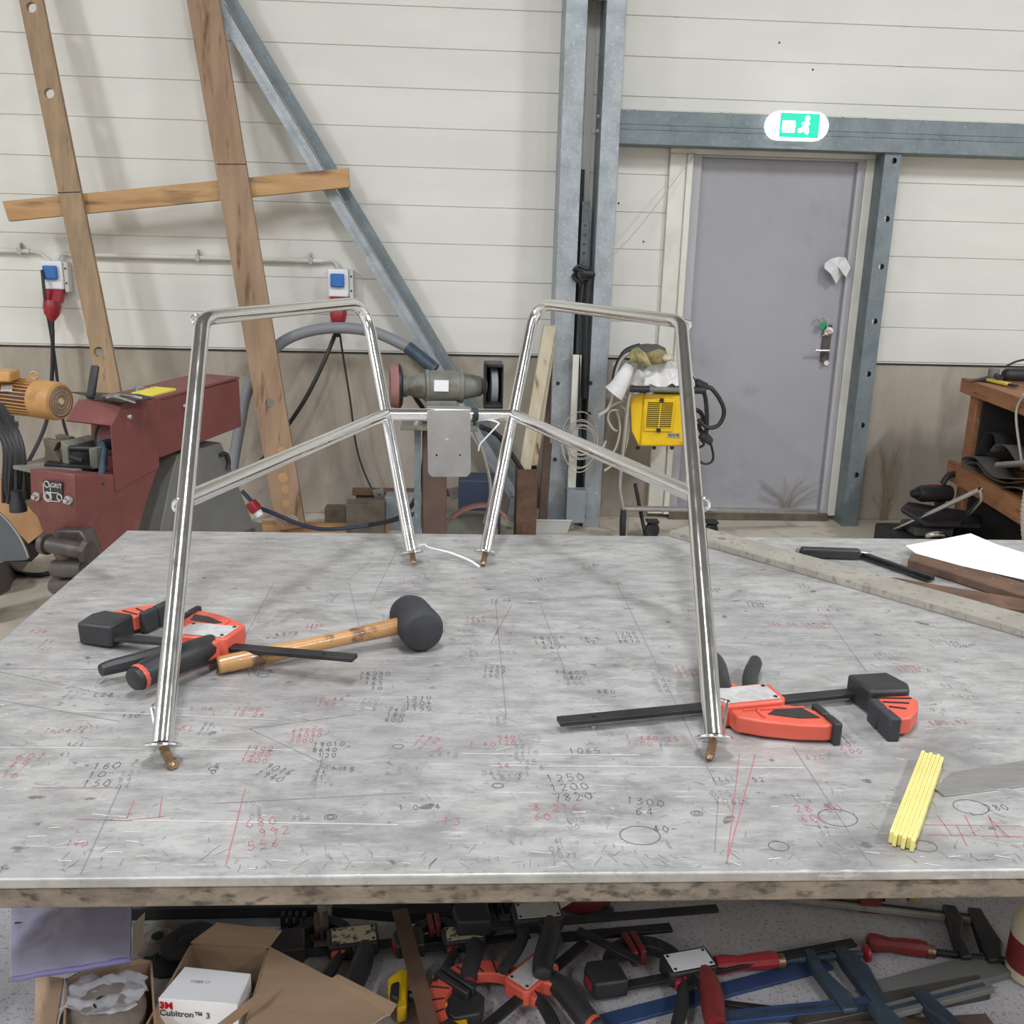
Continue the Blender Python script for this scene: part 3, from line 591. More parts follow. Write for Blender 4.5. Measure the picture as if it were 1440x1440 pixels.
# tapered grey stand under the arm, with round-cornered belt outline
SP = lambda x, y: S(x, y, .02)
sp = [SP(249, 640), SP(311, 622), SP(360, 745), SP(372, 800), SP(214, 800), SP(226, 745), SP(240, 676)]
obj('stand', MB().prism(sp, W_*.15), Mt['grey'], mg, bevel=.004)
bz = SP(205, 800).z
pr_ = [SP(214, 800), SP(372, 800)]
obj('stand_base', MB().prism([V((p.x, p.y, 0)) for p in (pr_[0], pr_[1], pr_[1]+W_*.15, pr_[0]+W_*.15)], (0, 0, max(.05, pr_[0].z))), Mt['grey'], mg, bevel=.004)
bl = [S(x, y, .017) for x, y in ((240, 711), (245, 709), (250, 713), (252, 735), (250, 747), (237, 748), (235, 740), (239, 720))]
obj('dust_clip', MB().tube(crv([S(x, y, .01) for x, y in ((310, 640), (318, 638), (322, 650), (320, 660))], 5), .008, 6), Mt['black'], mg)
# things lying on top of the machine
tp = S(170, 566).z
pn = lambda x, y, z=0: pl(x, y, S(200, 563)+V((0, 0, z)), (U*0+V((0, 0, 1))))
sh = [hz(x, y, 1.055) for x, y in ((100, 552), (135, 560), (172, 567), (218, 561), (195, 555))]
o = obj('steel_sheet', MB().prism(sh, (0, 0, .003)), Mt['iron']); tag(o, 'thin dark sheet lying on top of the maroon machine head', 'sheet')
tw = thing('tweezer_wire', 'bundle of bright wire clips on the maroon machine head', 'wire', hz(170, 560, 1.06))
for i, p in enumerate([((145, 556), (190, 566)), ((153, 555), (200, 560)), ((150, 559), (185, 557))]):
    obj('wire', MB().tube(crv([hz(*p[0], 1.066), hz((p[0][0]+p[1][0])/2, (p[0][1]+p[1][1])/2-2, 1.076), hz(*p[1], 1.066)], 5), .004, 6), Mt['steelb'], tw)
yb = [S(219, 560, .04), S(252, 549, .04)]
o = obj('yellow_box', MB().prism([S(215, 555, .03), S(248, 546, .03), S(248, 552, .03), S(215, 561, .03)], W_*.10), mat('yellow_card', (214, 200, 70), rough=.6), bevel=.002); tag(o, 'flat yellow box on the arm of the maroon machine', 'box')
crumple('crumpled_rag', S(205, 551, .15)+V((0, 0, .0)), .10, .08, .03, 5, Mt['galvd'], drape=.03)['label'] = 'crumpled grey-white rag behind the yellow box on the maroon machine'
bpy.data.objects['crumpled_rag']['category'] = 'rag'
# ------------------------------------------------------------------ amber electric motor at the left edge
mo = dp(62, 562, 4.1); may = V((1, -.42, -.02)).normalized()
def mx_(px): return (dp(px, 562, 4.1)-mo).x/may.x
em = thing('electric_motor', 'amber finned electric motor on a grey machine at the left edge', 'electric motor', V((mo.x-.15, mo.y, mo.z)))
R_ = .077
obj('fan_cover', MB().lathe(mo, may, [(mx_(53), R_*.9), (mx_(54), R_), (mx_(82), R_*1.02), (mx_(88), R_*.96), (mx_(90), R_*.82)], 36, cap=False), Mt['motor'], em)
obj('fan_grille', MB().lathe(mo, may, [(mx_(88.5), R_*.82), (mx_(89.5), R_*.8)], 30), Mt['disc'], em)
for i in range(4):
    r = R_*(.2+.18*i); c = mo+may*mx_(90); x = may.orthogonal().normalized(); y = may.cross(x)
    obj('grille_ring', MB().tube([c+(x*math.cos(a)+y*math.sin(a))*r for a in [2*math.pi*k/24 for k in range(24)]], .0016, 5, closed=True), Mt['motor'], em)
obj('fan_hub', MB().lathe(mo, may, [(mx_(89), .014), (mx_(91.5), .012)], 12), Mt['cream'], em)
obj('stator', MB().lathe(mo, may, [(mx_(-60), R_*.84), (mx_(53), R_*.84)], 32), Mt['rustd'], em)  # darker than the fins, so the shade in their gaps is painted
for i in range(30):
    a = 2*math.pi*i/30; d = V((0, math.cos(a), math.sin(a)))
    obj('fin', MB().beam(mo+may*mx_(-60)+d*R_*.91, mo+may*mx_(53)+d*R_*.91, .004, R_*.17, d), Mt['motor'], em)
obj('terminal_box', MB().bb((mo.x+mx_(-20), mo.y-.05, mo.z+R_*.95), (mo.x+mx_(28), mo.y+.05, mo.z+R_+.04)), Mt['motor'], em, bevel=.008)
obj('lifting_eye', MB().tube(arc(mo+may*mx_(49)+V((0, 0, R_+.018)), .014, 0, 2*math.pi*.96, 14), .0045, 8).lathe(mo+may*mx_(49)+V((0, 0, R_-.01)), (0, 0, 1), [(0, .008), (.015, .006)], 8), Mt['motor'], em)
obj('name_plate', MB().box(mo+may*mx_(13)+V((0, -R_*.9, .042)), (.045, .003, .026), Matrix.Rotation(-.5, 3, 'X')), Mt['lab'], em)
mz = mo.z-R_
obj('motor_foot', MB().bb((mo.x+mx_(-60), mo.y-.1, mz-.03), (mo.x+mx_(10), mo.y+.08, mz-.002)), Mt['cast'], em, bevel=.004)
o = thing('machine_stand', 'grey machine body under the amber motor at the left edge', 'machine', (mo.x-.25, mo.y, 0))
obj('column', MB().bb((mo.x+mx_(-70), mo.y-.09, 0), (mo.x+mx_(-42), mo.y+.09, mz-.056)), Mt['grey'], o, bevel=.01)
obj('top_plate', MB().bb((mo.x+mx_(-70), mo.y-.11, mz-.055), (mo.x+mx_(12), mo.y+.1, mz-.031)), Mt['grey'], o, bevel=.004)
# black cloth/cables bundle hanging at the left edge
bd = thing('cable_bundle', 'bunch of thick black cables hanging at the left edge', 'cable', dp(10, 600, 3.6))
rnd = random.Random(4)
for i in range(9):
    x0 = -6+rnd.uniform(-14, 10); x1 = 6+i*3.2
    obj('strand', MB().tube(crv([dp(x0, 570, 3.7), dp(x0+8+i, 595, 3.6), dp(x1, 630, 3.55), dp(x1+rnd.uniform(-2, 5), 680, 3.55), dp(x1+rnd.uniform(-6, 6), 706, 3.58)], 5), rnd.uniform(.006, .013), 7), Mt['cable'], bd)
sx_ = thing('switch_box', 'black switch box with a plug on the side of the maroon machine', 'switch box', dp(36, 680, 3.55))
obj('housing', MB().bb(dp(26, 668, 3.55), dp(41, 704, 3.55)+V((0, .07, 0))), Mt['black'], sx_, bevel=.008)
obj('plug', MB().lathe(dp(23, 690, 3.5), (0, 0, -1), [(0, .018), (.03, .02), (.05, .028), (.075, .03)], 14), Mt['black'], sx_)
# cardboard box and grey guard, lower left
cb = thing('cardboard_box', 'tilted brown cardboard box beside the maroon machine', 'cardboard box', dp(30, 740, 4.55))
q = [dp(0, 675, 4.55), dp(28, 700, 4.5), dp(68, 743, 4.4), dp(40, 765, 4.45), dp(0, 722, 4.5), dp(-30, 700, 4.6), dp(-30, 672, 4.6)]
obj('side', MB().prism(q, V((-.05, .22, -.03))), Mt['ply'], cb, bevel=.002)
obj('shadow_gap', MB().prism([dp(68, 743, 4.42), dp(72, 752, 4.44), dp(44, 790, 4.55), dp(-30, 790, 4.55), dp(-30, 700, 4.62), dp(0, 722, 4.52), dp(40, 765, 4.47)], V((-.05, .2, -.03))), Mt['dark'], cb)  # solid dark slab standing in for the shadow below the box
gd_ = thing('curved_guard', 'curved grey sheet metal guard with a bright rim at the left edge', 'guard', dp(0, 760, 2.9))
cv = crv([dp(x, y, 3.85) for x, y in ((-60, 690), (-30, 703), (0, 721), (15, 736), (28, 754), (36, 770), (41, 784))], 4)
obj('guard_skin', MB().prism(cv+[dp(38, 788, 3.85), dp(0, 790, 3.85), dp(-60, 792, 3.85)], V((-.12, .02, -.0))), mat('guard_grey', (98, 102, 108), (84, 88, 94), rough=.45, scale=4), gd_, bevel=.002)
obj('rim', MB().tube([p+V((0, -.004, 0)) for p in cv], .005, 8), Mt['steelb'], gd_)
mf = gd_
yb4 = hz(16, 832, 0).y
B4 = [hz(-60, 842, 0), hz(0, 838, 0), hz(14, 830, 0), hz(19, 818, 0)]
obj('base_shell', MB().add([V((p.x, p.y, .001)) for p in B4]+[dp(-60, 792, B4[0].y), dp(-4, 792, B4[1].y), dp(6, 790, B4[2].y), dp(10, 790, B4[3].y)]+[V((B4[3].x-.05, B4[3].y+.3, .001)), dp(0, 780, B4[3].y+.3)], [(0, 1, 5, 4), (1, 2, 6, 5), (2, 3, 7, 6), (3, 8, 9, 7)]), mat('base_grey', (112, 102, 100), rough=.6), gd_, bevel=0)
cable('floor_cable', [hz(12, 792, 0.012), hz(30, 806, .012), hz(60, 808, .012), hz(84, 798, .012), hz(100, 785, .012)], .012, Mt['cable'], 'black cable curving on the floor left of the work table')
# ------------------------------------------------------------------ items near the columns
o = obj('grey_cover', MB().bb(dp(797.5, 690, 5.52), dp(823, 736, 5.52)+V((0, .09, 0))), Mt['greyd'], bevel=.004); tag(o, 'grey metal cover box standing between the two steel columns', 'box')
ps = thing('slotted_strip', 'dark slotted steel strips standing between the two columns', 'steel strip', dp(822, 400, 5.74))
a = dp(817, 238, 5.8); b = dp(827, 238, 5.8); z0 = dp(820, 400, 5.8).z
obj('strip', MB().bb((a.x, 5.8, .4), (a.x+.022, 5.815, a.z)), Mt['iron'], ps)
a = dp(819, 283, 5.76); L_ = a.z-.4
obj('slotted_rail', MB().plate((a.x, 5.76, .4), (0, 0, 1), (1, 0, 0), (0, 1, 0), L_, .045, .003, [(L_-.03-.05*i, .022, .008) for i in range(20)], seg=8), Mt['galvd'], ps)
obj('foot', MB().bb((a.x-.03, 5.755, 0), (a.x+.06, 5.85, .4)), Mt['iron'], ps)
wp = thing('white_board', 'narrow white board standing between the steel columns', 'board', dp(816, 690, 5.6))
a = dp(805, 499, 5.6); b = dp(819, 686, 5.6)
obj('face', MB().bb((dp(806, 499, 5.6).x, 5.6, 0), (dp(818, 499, 5.6).x, 5.622, a.z)), Mt['trim'], wp, bevel=.003)
ro = thing('rope_knot', 'black rope knot tied on the strips between the columns', 'rope', dp(818, 385, 5.62))
rnd = random.Random(2); c = dp(817, 385, 5.64)
obj('knot', MB().tube(crv([c+V((rnd.uniform(-.045, .045), rnd.uniform(-.03, .03), rnd.uniform(-.045, .045))) for i in range(16)], 5), .011, 7), Mt['cable'], ro)
obj('tail', MB().tube(crv([c, c+V((.06, 0, 0)), dp(828, 392, 5.66), dp(825, 430, 5.66), dp(823, 480, 5.66), dp(822, 560, 5.66)], 6), .02, 8), Mt['cable'], ro)
obj('ribbon', MB().tube(crv([c+V((.02, .01, -.03)), dp(816, 440, 5.62), dp(815, 520, 5.6), dp(812, 600, 5.58)], 6), .006, 6), Mt['cable'], ro)
cc_ = thing('wire_coil', 'coil of thin grey wire hanging on the white board between the columns', 'wire', dp(816, 625, 5.54))
c = dp(816, 622, 5.55)
for i in range(7):
    rr = .085+rnd.uniform(-.02, .03); off = V((rnd.uniform(-.015, .015), -.004*i, rnd.uniform(-.03, .02)))
    obj('loop', MB().tube([c+off+V((rr*math.cos(q)*.95, .008*math.sin(3*q+i), rr*1.5*math.sin(q) if i > 3 else rr*math.sin(q))) for q in [2*math.pi*k/24 for k in range(24)]], .0032, 6, closed=True), Mt['cablew'], cc_)
# pale timbers left of the column
def timber(lab, pts, y, t, mt, name='timber'):
    o = obj(name, MB().prism([dp(*p, y) for p in pts], (0, t, 0)), mt, bevel=.003); return tag(o, lab, 'timber')
def timber2(lab, bot, top, wpx, y0, y1, t, mt, name='timber', cat='timber'):
    b = dp(*bot, y0); tt = dp(*top, y1); b.z = max(b.z, 0)
    w = wpx/FOC*y0
    m = MB(); m.prism([b, b+V((w, 0, 0)), tt+V((w, 0, 0)), tt], (0, t, 0)); o = obj(name, m, mt, bevel=.003); return tag(o, lab, cat)
timber2('broad pale timber leaning left of the steel columns, standing in the brown box', (729, 662), (765, 458), 18, 5.36, 5.56, .05, Mt['pinev'])
timber2('narrow pale timber leaning behind the broad one by the columns', (747, 655), (773, 478), 9, 5.42, 5.62, .04, Mt['pinev'])
timber2('grey-brown steel bar leaning right beside the left steel column', (757, 735), (776, 470), 12, 5.6, 5.74, .03, Mt['rustd'], 'steel_bar', 'steel bar')
bx = thing('brown_box', 'brown steel box section holding the timbers beside the columns', 'box', dp(742, 735, 5.3))
a = dp(728, 660, 5.3); b = dp(757, 655, 5.3); zt = a.z
m = MB().bb((a.x, 5.3, 0), (b.x, 5.305, zt)).bb((a.x, 5.305, 0), (a.x+.006, 5.5, zt)).bb((b.x-.006, 5.305, 0), (b.x, 5.5, zt)).bb((a.x, 5.5, 0), (b.x, 5.505, zt))
obj('walls', m, Mt['rust'], bx, bevel=.001)
cable('black_strap', [dp(676, 600, 5.2), dp(700, 612, 5.3), dp(720, 640, 5.35), dp(735, 662, 5.36)], .014, Mt['cable'], 'black strap crossing behind the right rear leg of the tube frame', 'strap')
o = obj('grey_strip', MB().prism([dp(712, 725, 5.5), dp(722, 725, 5.5), dp(728, 700, 5.55), dp(718, 700, 5.55)], (0, .03, 0)), Mt['galvd'], bevel=.002); tag(o, 'short light steel strip leaning behind the navy case', 'steel strip')
# ------------------------------------------------------------------ floor clutter behind the table
def fb(name, lab, cat, x0, y0, x1, y1, y, d, mt, bevel=.004, z0=None):
    a = dp(x0, y0, y); b = dp(x1, y1, y); zlo = min(a.z, b.z) if z0 is None else z0
    o = obj(name, MB().bb((a.x, y, max(0, zlo)), (b.x, y+d, max(a.z, b.z))), mt, bevel=bevel); return tag(o, lab, cat)
fb('steel_block', 'small dark steel block on the floor at the wall', 'steel block', 456, 715, 486, 727, 5.55, .1, Mt['oldst'], z0=0)
fb('steel_billet', 'larger brown steel billet on the floor right of the small block', 'steel block', 486, 709, 541, 731, 5.4, .12, Mt['oldst'], z0=0)
o = fb('grey_toolbox', 'plain grey box on the floor behind the left rear leg', 'box', 541, 699, 592, 731, 5.55, .15, Mt['greyd'], z0=0)
fb('rail', 'long brown rail resting across the grey box', 'steel rail', 495, 688, 640, 697, 5.68, .05, Mt['rust'], z0=dp(500, 697, 5.68).z)
fb('rail_support', 'rusty plate under the long brown rail', 'steel block', 500, 697.5, 538, 740, 5.70, .03, Mt['oldst'], z0=0)
o = fb('navy_case', 'dark navy case standing on the floor right of the brown post', 'case', 645, 675, 704, 722, 5.35, .2, Mt['navy'], z0=0, bevel=.01)
fb('stone_block', 'pale grey block on the floor beside the brown post', 'block', 627, 726, 700, 750, 5.1, .12, Mt['cast'], z0=0)
lf = thing('belt_loop', 'pink abrasive belt arched on the floor behind the right rear leg', 'abrasive belt', dp(675, 730, 5.0))
cv = crv([dp(x, y, 5.0) for x, y in ((636, 730), (650, 720), (668, 714), (685, 713), (700, 718), (712, 728), (716, 736))], 4)
m = MB().add([p for q in cv for p in (q, q+V((0, .1, 0)))], [(2*i, 2*i+1, 2*i+3, 2*i+2) for i in range(len(cv)-1)])
o = obj('band', m, Mt['pink'], lf, smooth=60); sm = o.modifiers.new('t', 'SOLIDIFY'); sm.thickness = .006
for (x, y, lab) in ((537, 697, 'left square steel clip with a hole on the brown rail'), (643, 695, 'right square steel clip with a hole on the brown rail')):
    p = dp(x, y, 5.6); R = Matrix.Rotation(-.25, 3, 'Y')
    o = obj('steel_clip', MB().plate(p-V((.035, 0, .035)), (R @ V((1, 0, 0))), (R @ V((0, 0, 1))), (0, -1, 0), .06, .07, .006, [(.03, .035, .009)]), Mt['steelb']); tag(o, lab, 'steel clip')
tag(obj('floor_batten', MB().prism([hz(368, 748, 0), hz(545, 752, 0), hz(548, 746, 0), hz(368, 741, 0)], (0, 0, .04)), Mt['ply'], bevel=.003), 'light wooden batten lying on the floor behind the table', 'batten')
tag(obj('wood_offcut', MB().prism([dp(206, 700, 4.6), dp(226, 700, 4.6), V((dp(226, 700, 4.6).x, 4.6, 0)), V((dp(206, 700, 4.6).x, 4.6, 0))], (0, .05, 0)), Mt['pine'], bevel=.003), 'short pale wood offcut behind the maroon machine', 'offcut')
pg = thing('red_floor_plug', 'red and white plug lying on the floor behind the grey stand', 'plug', hz(360, 722, .04))
obj('body', MB().lathe(dp(352, 706, 5.2), (.5, -.1, -.7), [(0, .03), (.04, .036), (.06, .03)], 12), Mt['red'], pg)
obj('tip', MB().lathe(dp(352, 706, 5.2)+V((.5, -.1, -.7)).normalized()*.06, (.5, -.1, -.7), [(0, .024), (.03, .022)], 12), Mt['white'], pg)
cable('floor_cable', [dp(340, 690, 5.3), dp(362, 712, 5.3), dp(385, 722, 5.35), dp(430, 740, 5.3), dp(470, 744, 5.2), dp(540, 735, 5.2), dp(590, 720, 5.2)], .012, Mt['navy'], 'blue-black cable winding on the floor behind the table')
# clear tub by the columns
a = hz(745, 750, 0); b = hz(803, 752, 0); t = thing('plastic_tub', 'clear plastic tub on the floor before the steel columns', 'tub', (a+b)/2)
h_ = .085; d_ = .2; e = .02
O = [V((a.x+e, a.y, .002)), V((b.x-e, a.y, .002)), V((b.x-e, a.y+d_, .002)), V((a.x+e, a.y+d_, .002))]
T = [V((a.x, a.y-e, h_)), V((b.x, a.y-e, h_)), V((b.x, a.y+d_+e, h_)), V((a.x, a.y+d_+e, h_))]
o = obj('walls', MB().add(O+T, [(0, 1, 2, 3)]+[(i, (i+1) % 4, (i+1) % 4+4, i+4) for i in range(4)]), Mt['tub'], t, smooth=0); sm = o.modifiers.new('t', 'SOLIDIFY'); sm.thickness = .003
obj('rim', MB().tube(T, .006, 6, closed=True), Mt['tub'], t)
for i in range(4): obj('screw', MB().tube([V((a.x+.06+.02*i, a.y+.08, .01)), V((a.x+.05+.02*i, a.y+.10, .03))], .006, 8), Mt['iron'], t)
# ------------------------------------------------------------------ welding unit on a trolley
YW = 5.35
tr_ = thing('trolley', 'tube-framed trolley standing before the wall beside the door', 'trolley', dp(900, 735, YW))
m = MB()
def T3(pts, r, y=YW): return fillet([dp(a, b, y+(c if len(q) > 2 else 0)) for q in pts for (a, b, c) in [(q+(0,))[:3]]], r)
obj('frame_tube', MB().tube(T3([(890, 541), (884, 560), (871, 685), (881, 735), (880, 754)], .04), .0125, 10), Mt['steelb'], tr_)
obj('frame_tube', MB().tube(fillet([dp(893, 680, YW+.12), dp(900, 715, YW+.1), dp(908, 755, YW+.05)], .02), .011, 10), Mt['iron'], tr_)
obj('axle', MB().tube([dp(878, 715, YW), dp(1148, 719, YW+.28)], .016, 10), Mt['steelb'], tr_)
zc = dp(893, 534, YW).z
obj('handle_bar', MB().tube([dp(886, 547, YW-.04), dp(990, 549, YW-.04)], .015, 12), Mt['cast'], tr_)
obj('grip', MB().tube([dp(886, 547, YW-.04), dp(913, 547.5, YW-.04)], .018, 12), Mt['black'], tr_)
obj('grip', MB().tube([dp(972, 548.5, YW-.04), dp(992, 549, YW-.04)], .02, 12), Mt['black'], tr_)
def caster(px, py, r, y, lab='wheel'):
    c = dp(px, py, y); c.z = r+.001; w = V((.5, -.85, 0)).normalized()
    obj('wheel', MB().lathe(c-w*.018, w, [(0, r*.5), (.002, r*.9), (.008, r), (.028, r), (.034, r*.9), (.036, r*.5)], 24), Mt['rubber'], tr_)
    obj('fork', MB().box(c+V((0, 0, r+.008)), (.07, .07, .012)).box(c+w*.024+V((0, 0, r*.45)), (.035, .006, r*1.1)), Mt['iron'], tr_, bevel=.002)
caster(917, 738, .05, 5.42); caster(1000, 738, .05, 5.42)
obj('wheel', MB().lathe(dp(872, 735, YW+.02), (1, -.1, 0), [(0, .04), (.003, .085), (.02, .09), (.028, .085), (.03, .04)], 28), Mt['rubber'], tr_)
wl_ = thing('welding_unit', 'yellow welding power unit hanging on the trolley beside the door', 'welding machine', dp(920, 628, YW))
N_ = V((-.22, -1, 0)).normalized()
P0 = dp(920, 590, YW); W3 = lambda x, y, o=0: pl(x, y, P0+N_*o, N_)
body = [W3(905, 552), W3(953, 554), W3(957, 626), W3(897, 628)]
dep = V((-.10, .42, 0)); dep2 = -N_*.40
obj('case', MB().prism([W3(904, 552), W3(968, 555), W3(973, 628), W3(899, 628)], dep2), Mt['yellow'], wl_, bevel=.012)
obj('side_panel', MB().prism([W3(886, 556), W3(905, 552), W3(899, 628), W3(888, 606)], dep2*.3), Mt['yellow'], wl_, bevel=.004)
gfr = [W3(905.5, 560, .003), W3(950, 561, .003), W3(945, 607, .003), W3(905, 606, .003)]
obj('vent_frame', MB().prism(gfr, N_*.006), Mt['yellow'], wl_, bevel=.003)
obj('vent_back', MB().prism([W3(911.5, 564.5, .0095), W3(947, 565.5, .0095), W3(943, 602, .0095), W3(908.5, 601.5, .0095)], N_*.001), Mt['dark'], wl_)
for i in range(14):
    y0 = 565+2.72*i; f = i/13
    obj('vent_slat', MB().beam(W3(912-3.2*f, y0, .012), W3(947-4*f, y0+.7, .012), .006, .004, (0, 0, 1)), Mt['yellow'], wl_)
obj('vent_rib', MB().beam(W3(930, 563, .014), W3(926, 603, .014), .006, .006, N_), Mt['yellow'], wl_)
for x, y in ((930.5, 563), (926, 605)): obj('knob', MB().lathe(W3(x, y, .009), N_, [(0, .013), (.012, .012)], 12), Mt['black'], wl_)
obj('name_plate', MB().prism([W3(939, 608.5, .001), W3(956, 609, .001), W3(956, 616, .001), W3(939, 615, .001)], N_*.003), Mt['steelb'], wl_)
m = MB()
for i in range(3): m.beam(W3(941+i*5, 611+i*.1, .005), W3(944+i*5, 613+i*.1, .005), .006, .001, N_)
obj('plate_print', m, Mt['black'], wl_)
for x in (897, 920, 945): obj('rubber_foot', MB().lathe(W3(x, 628, -.03), (0, 0, -1), [(0, .012), (.015, .01)], 8), Mt['black'], wl_)
obj('top_cover', MB().prism([W3(884, 548), W3(970, 551), W3(970, 555), W3(884, 553)], dep2), Mt['black'], wl_, bevel=.004)
# gloves and rags on top
R1 = Matrix.Rotation(.25, 3, 'X')
c = dp(925, 529, YW+.1)
t = thing('paper_rags', 'crumpled white rags heaped on the yellow welding unit', 'rag', c)
crumple('rag', c+V((-.04, -.03, .01)), .36, .24, .06, 11, Mt['cloth'], t, drape=.07, R=Matrix.Rotation(.75, 3, 'X'))
crumple('rag', c+V((.05, -.06, 0.035)), .28, .2, .05, 12, Mt['cloth'], t, drape=.05, R=Matrix.Rotation(.5, 3, 'X'))
lo_ = dp(866, 543, YW-.02)
obj('rag_roll', MB().tube(crv([dp(885, 515, YW), dp(878, 528, YW-.02), dp(869, 545, YW-.04), dp(863, 553, YW-.04)], 5), [.03+.002*i for i in range(16)], 12), Mt['cloth'], t)
t = thing('work_gloves', 'pair of worn yellow-brown work gloves on top of the white rags', 'gloves', dp(910, 505, YW))
def blob(name, c, s, mt, par, seed=0, R=None, amp=.25):
    m = MB(); n = 12; k = 9; vs = []
    for i in range(k+1):
        for j in range(n):
            a = math.pi*i/k; b = 2*math.pi*j/n; v = V((math.sin(a)*math.cos(b), math.sin(a)*math.sin(b), math.cos(a)))
            v = v*(1+amp*noise.noise(v*1.7+V((seed, 0, 0)))); v = V((v.x*s[0], v.y*s[1], v.z*s[2])); vs.append(V(c)+(R @ v if R else v))
    m.add(vs, [(i*n+j, i*n+(j+1) % n, (i+1)*n+(j+1) % n, (i+1)*n+j) for i in range(k) for j in range(n)])
    return obj(name, m, mt, par, smooth=70)
blob('palm', dp(896, 500, YW-.03), (.045, .05, .04), Mt['glove'], t, 1)
for i in range(4): obj('finger', MB().tube(crv([dp(893+i*4, 494+i, YW-.06), dp(898+i*4, 501+i*2, YW-.085), dp(901+i*4, 510+i, YW-.07)], 4), .012, 8), Mt['glove'], t)
blob('cuff', dp(922, 502, YW+.02), (.07, .05, .04), Mt['glove'], t, 3)
blob('glove_back', dp(915, 494, YW+.07), (.09, .06, .04), Mt['belt'], t, 5)
blob('finger_tips', dp(938, 503, YW+.0), (.04, .04, .02), Mt['cream'], t, 6)
cable('welding_cable', [dp(905, 492, YW+.05), dp(880, 500, YW+.05), dp(868, 520, YW+.02), dp(862, 555, YW), dp(855, 575, YW), dp(842, 584, YW)], .009, Mt['cablew'], 'pale cable looping from the gloves down to the steel column')
cable('welding_cable', [dp(900, 487, YW+.1), dp(880, 495, YW+.08), dp(868, 515, YW+.06), dp(864, 535, YW+.03)], .018, Mt['cable'], 'thick black hose curving over the left of the rags', 'hose')
for i, (pts, lab) in enumerate((
    ([(880, 563), (865, 568), (848, 580), (842, 588)], 'pale cable leaving the welding unit to the left'),
    ([(870, 577), (858, 578), (855, 590), (862, 603), (868, 606)], 'short pale cable loop left of the welding unit'),
    ([(873, 570), (880, 578), (885, 600), (876, 640), (860, 655), (850, 662)], 'pale cable falling from the welding unit to the column foot'),
    ([(866, 574), (872, 600), (866, 630), (850, 650), (845, 640), (852, 620)], 'pale cable loop beside the right steel column'))):
    cable('thin_cable', [dp(x, y, YW+.04+.01*i) for x, y in pts], .0065, Mt['cablew'], lab)
cd = thing('torch_cable', 'black welding torch cable coiled at the right of the welding unit', 'cable', dp(985, 590, YW))
for i, pts in enumerate(([(972, 530), (985, 545), (1000, 546), (1014, 565), (1018, 582), (1010, 598), (995, 601), (982, 590)],
    [(985, 540), (992, 560), (994, 590), (992, 612), (985, 606)], [(968, 600), (980, 598), (986, 606), (994, 612), (1000, 618)],
    [(975, 575), (985, 580), (989, 592), (980, 600), (972, 605)], [(998, 618), (1003, 640), (1000, 650), (990, 652), (980, 645), (975, 640)], [(985, 618), (990, 625), (980, 630), (972, 628)], [(967, 690), (966, 650), (969, 600), (972, 560)])):
    obj('loop', MB().tube(crv([dp(x, y, YW+.02*i) for x, y in pts], 6), .012 if i < 4 else .007, 8), Mt['cable'], cd)
obj('torch_head', MB().tube([dp(978, 538, YW), dp(993, 545, YW)], .025, 10).tube([dp(985, 612, YW), dp(1000, 622, YW)], .02, 10), Mt['black'], cd)
# ------------------------------------------------------------------ timber bench on the right
BZ = .955
b0_ = hz(1352, 531, BZ); b1_ = hz(1440, 561, BZ); bd_ = (b1_-b0_); bd_.z = 0; bd_.normalize(); bn = V((-bd_.y, bd_.x, 0)); bn = bn if bn.x > 0 else -bn
bn = V((bd_.y*-1, bd_.x, 0)); 
if bn.x < 0: bn = -bn
wb_ = thing('timber_bench', 'reddish timber workbench along the right edge of the room', 'workbench', b0_*1)
BASE[wb_.name] = V(b0_)
PB = lambda s, w, z: b0_+bd_*s+bn*w+V((0, 0, z-BZ))
zlow = pl(1352, 552, b0_, bn).z
def bar3(name, s0, s1, w0, w1, z0, z1, mt=Mt['bench'], bv=.004):
    m = MB().prism([PB(s0, w0, z0), PB(s1, w0, z0), PB(s1, w1, z0), PB(s0, w1, z0)], (0, 0, z1-z0)); return obj(name, m, mt, wb_, bevel=bv)
BL = 1.9
bar3('edge_board', 0, BL, 0, .04, zlow, BZ)
for i in range(4): bar3('top_plank', 0, BL, .041+.16*i, .2+.16*i, BZ-.04, BZ-.002)
lg0 = pl(1357, 560, PB(.03, 0, 0), bn); 
bar3('leg', .06, .16, .041, .09, 0, zlow-.0)
bar3('leg', .06, .16, .6, .66, 0, zlow)
bar3('leg', BL-.2, BL-.1, .041, .09, 0, zlow)
zs_ = pl(1380, 690, b0_, bn).z
zs0 = pl(1344, 655, PB(0, 0, 0), bn)
bar3('lower_rail', -.02, BL, -.002, .04, zs_-.05, zs_+.06)
bar3('lower_shelf', 0, BL, .042, .66, zs_+.02, zs_+.05)
bar3('shade_panel', .18, .2, .06, .67, 0, zlow, Mt['dark'])  # added dark sheet standing in for the shade under the bench
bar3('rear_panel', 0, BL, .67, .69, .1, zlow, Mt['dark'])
g = thing('angle_grinder', 'dark green angle grinder with cable on the timber bench', 'angle grinder', PB(.12, .12, BZ))
c = PB(.14, .17, BZ+.04)
xx = V((1, .05, 0)).normalized()
obj('tail_wedge', MB().prism([c+V((-.19, -.02, -.038)), c+V((-.06, -.02, -.005)), c+V((0, -.02, -.03)), c+V((0, -.02, -.039)), c+V((-.18, -.02, -.0395))], (0, .04, 0)), Mt['black'], g, bevel=.002)
obj('motor_housing', MB().lathe(c, xx, [(0, .025), (.01, .034), (.12, .036), (.2, .03), (.3, .027), (.31, .02)], 16), Mt['black'], g)
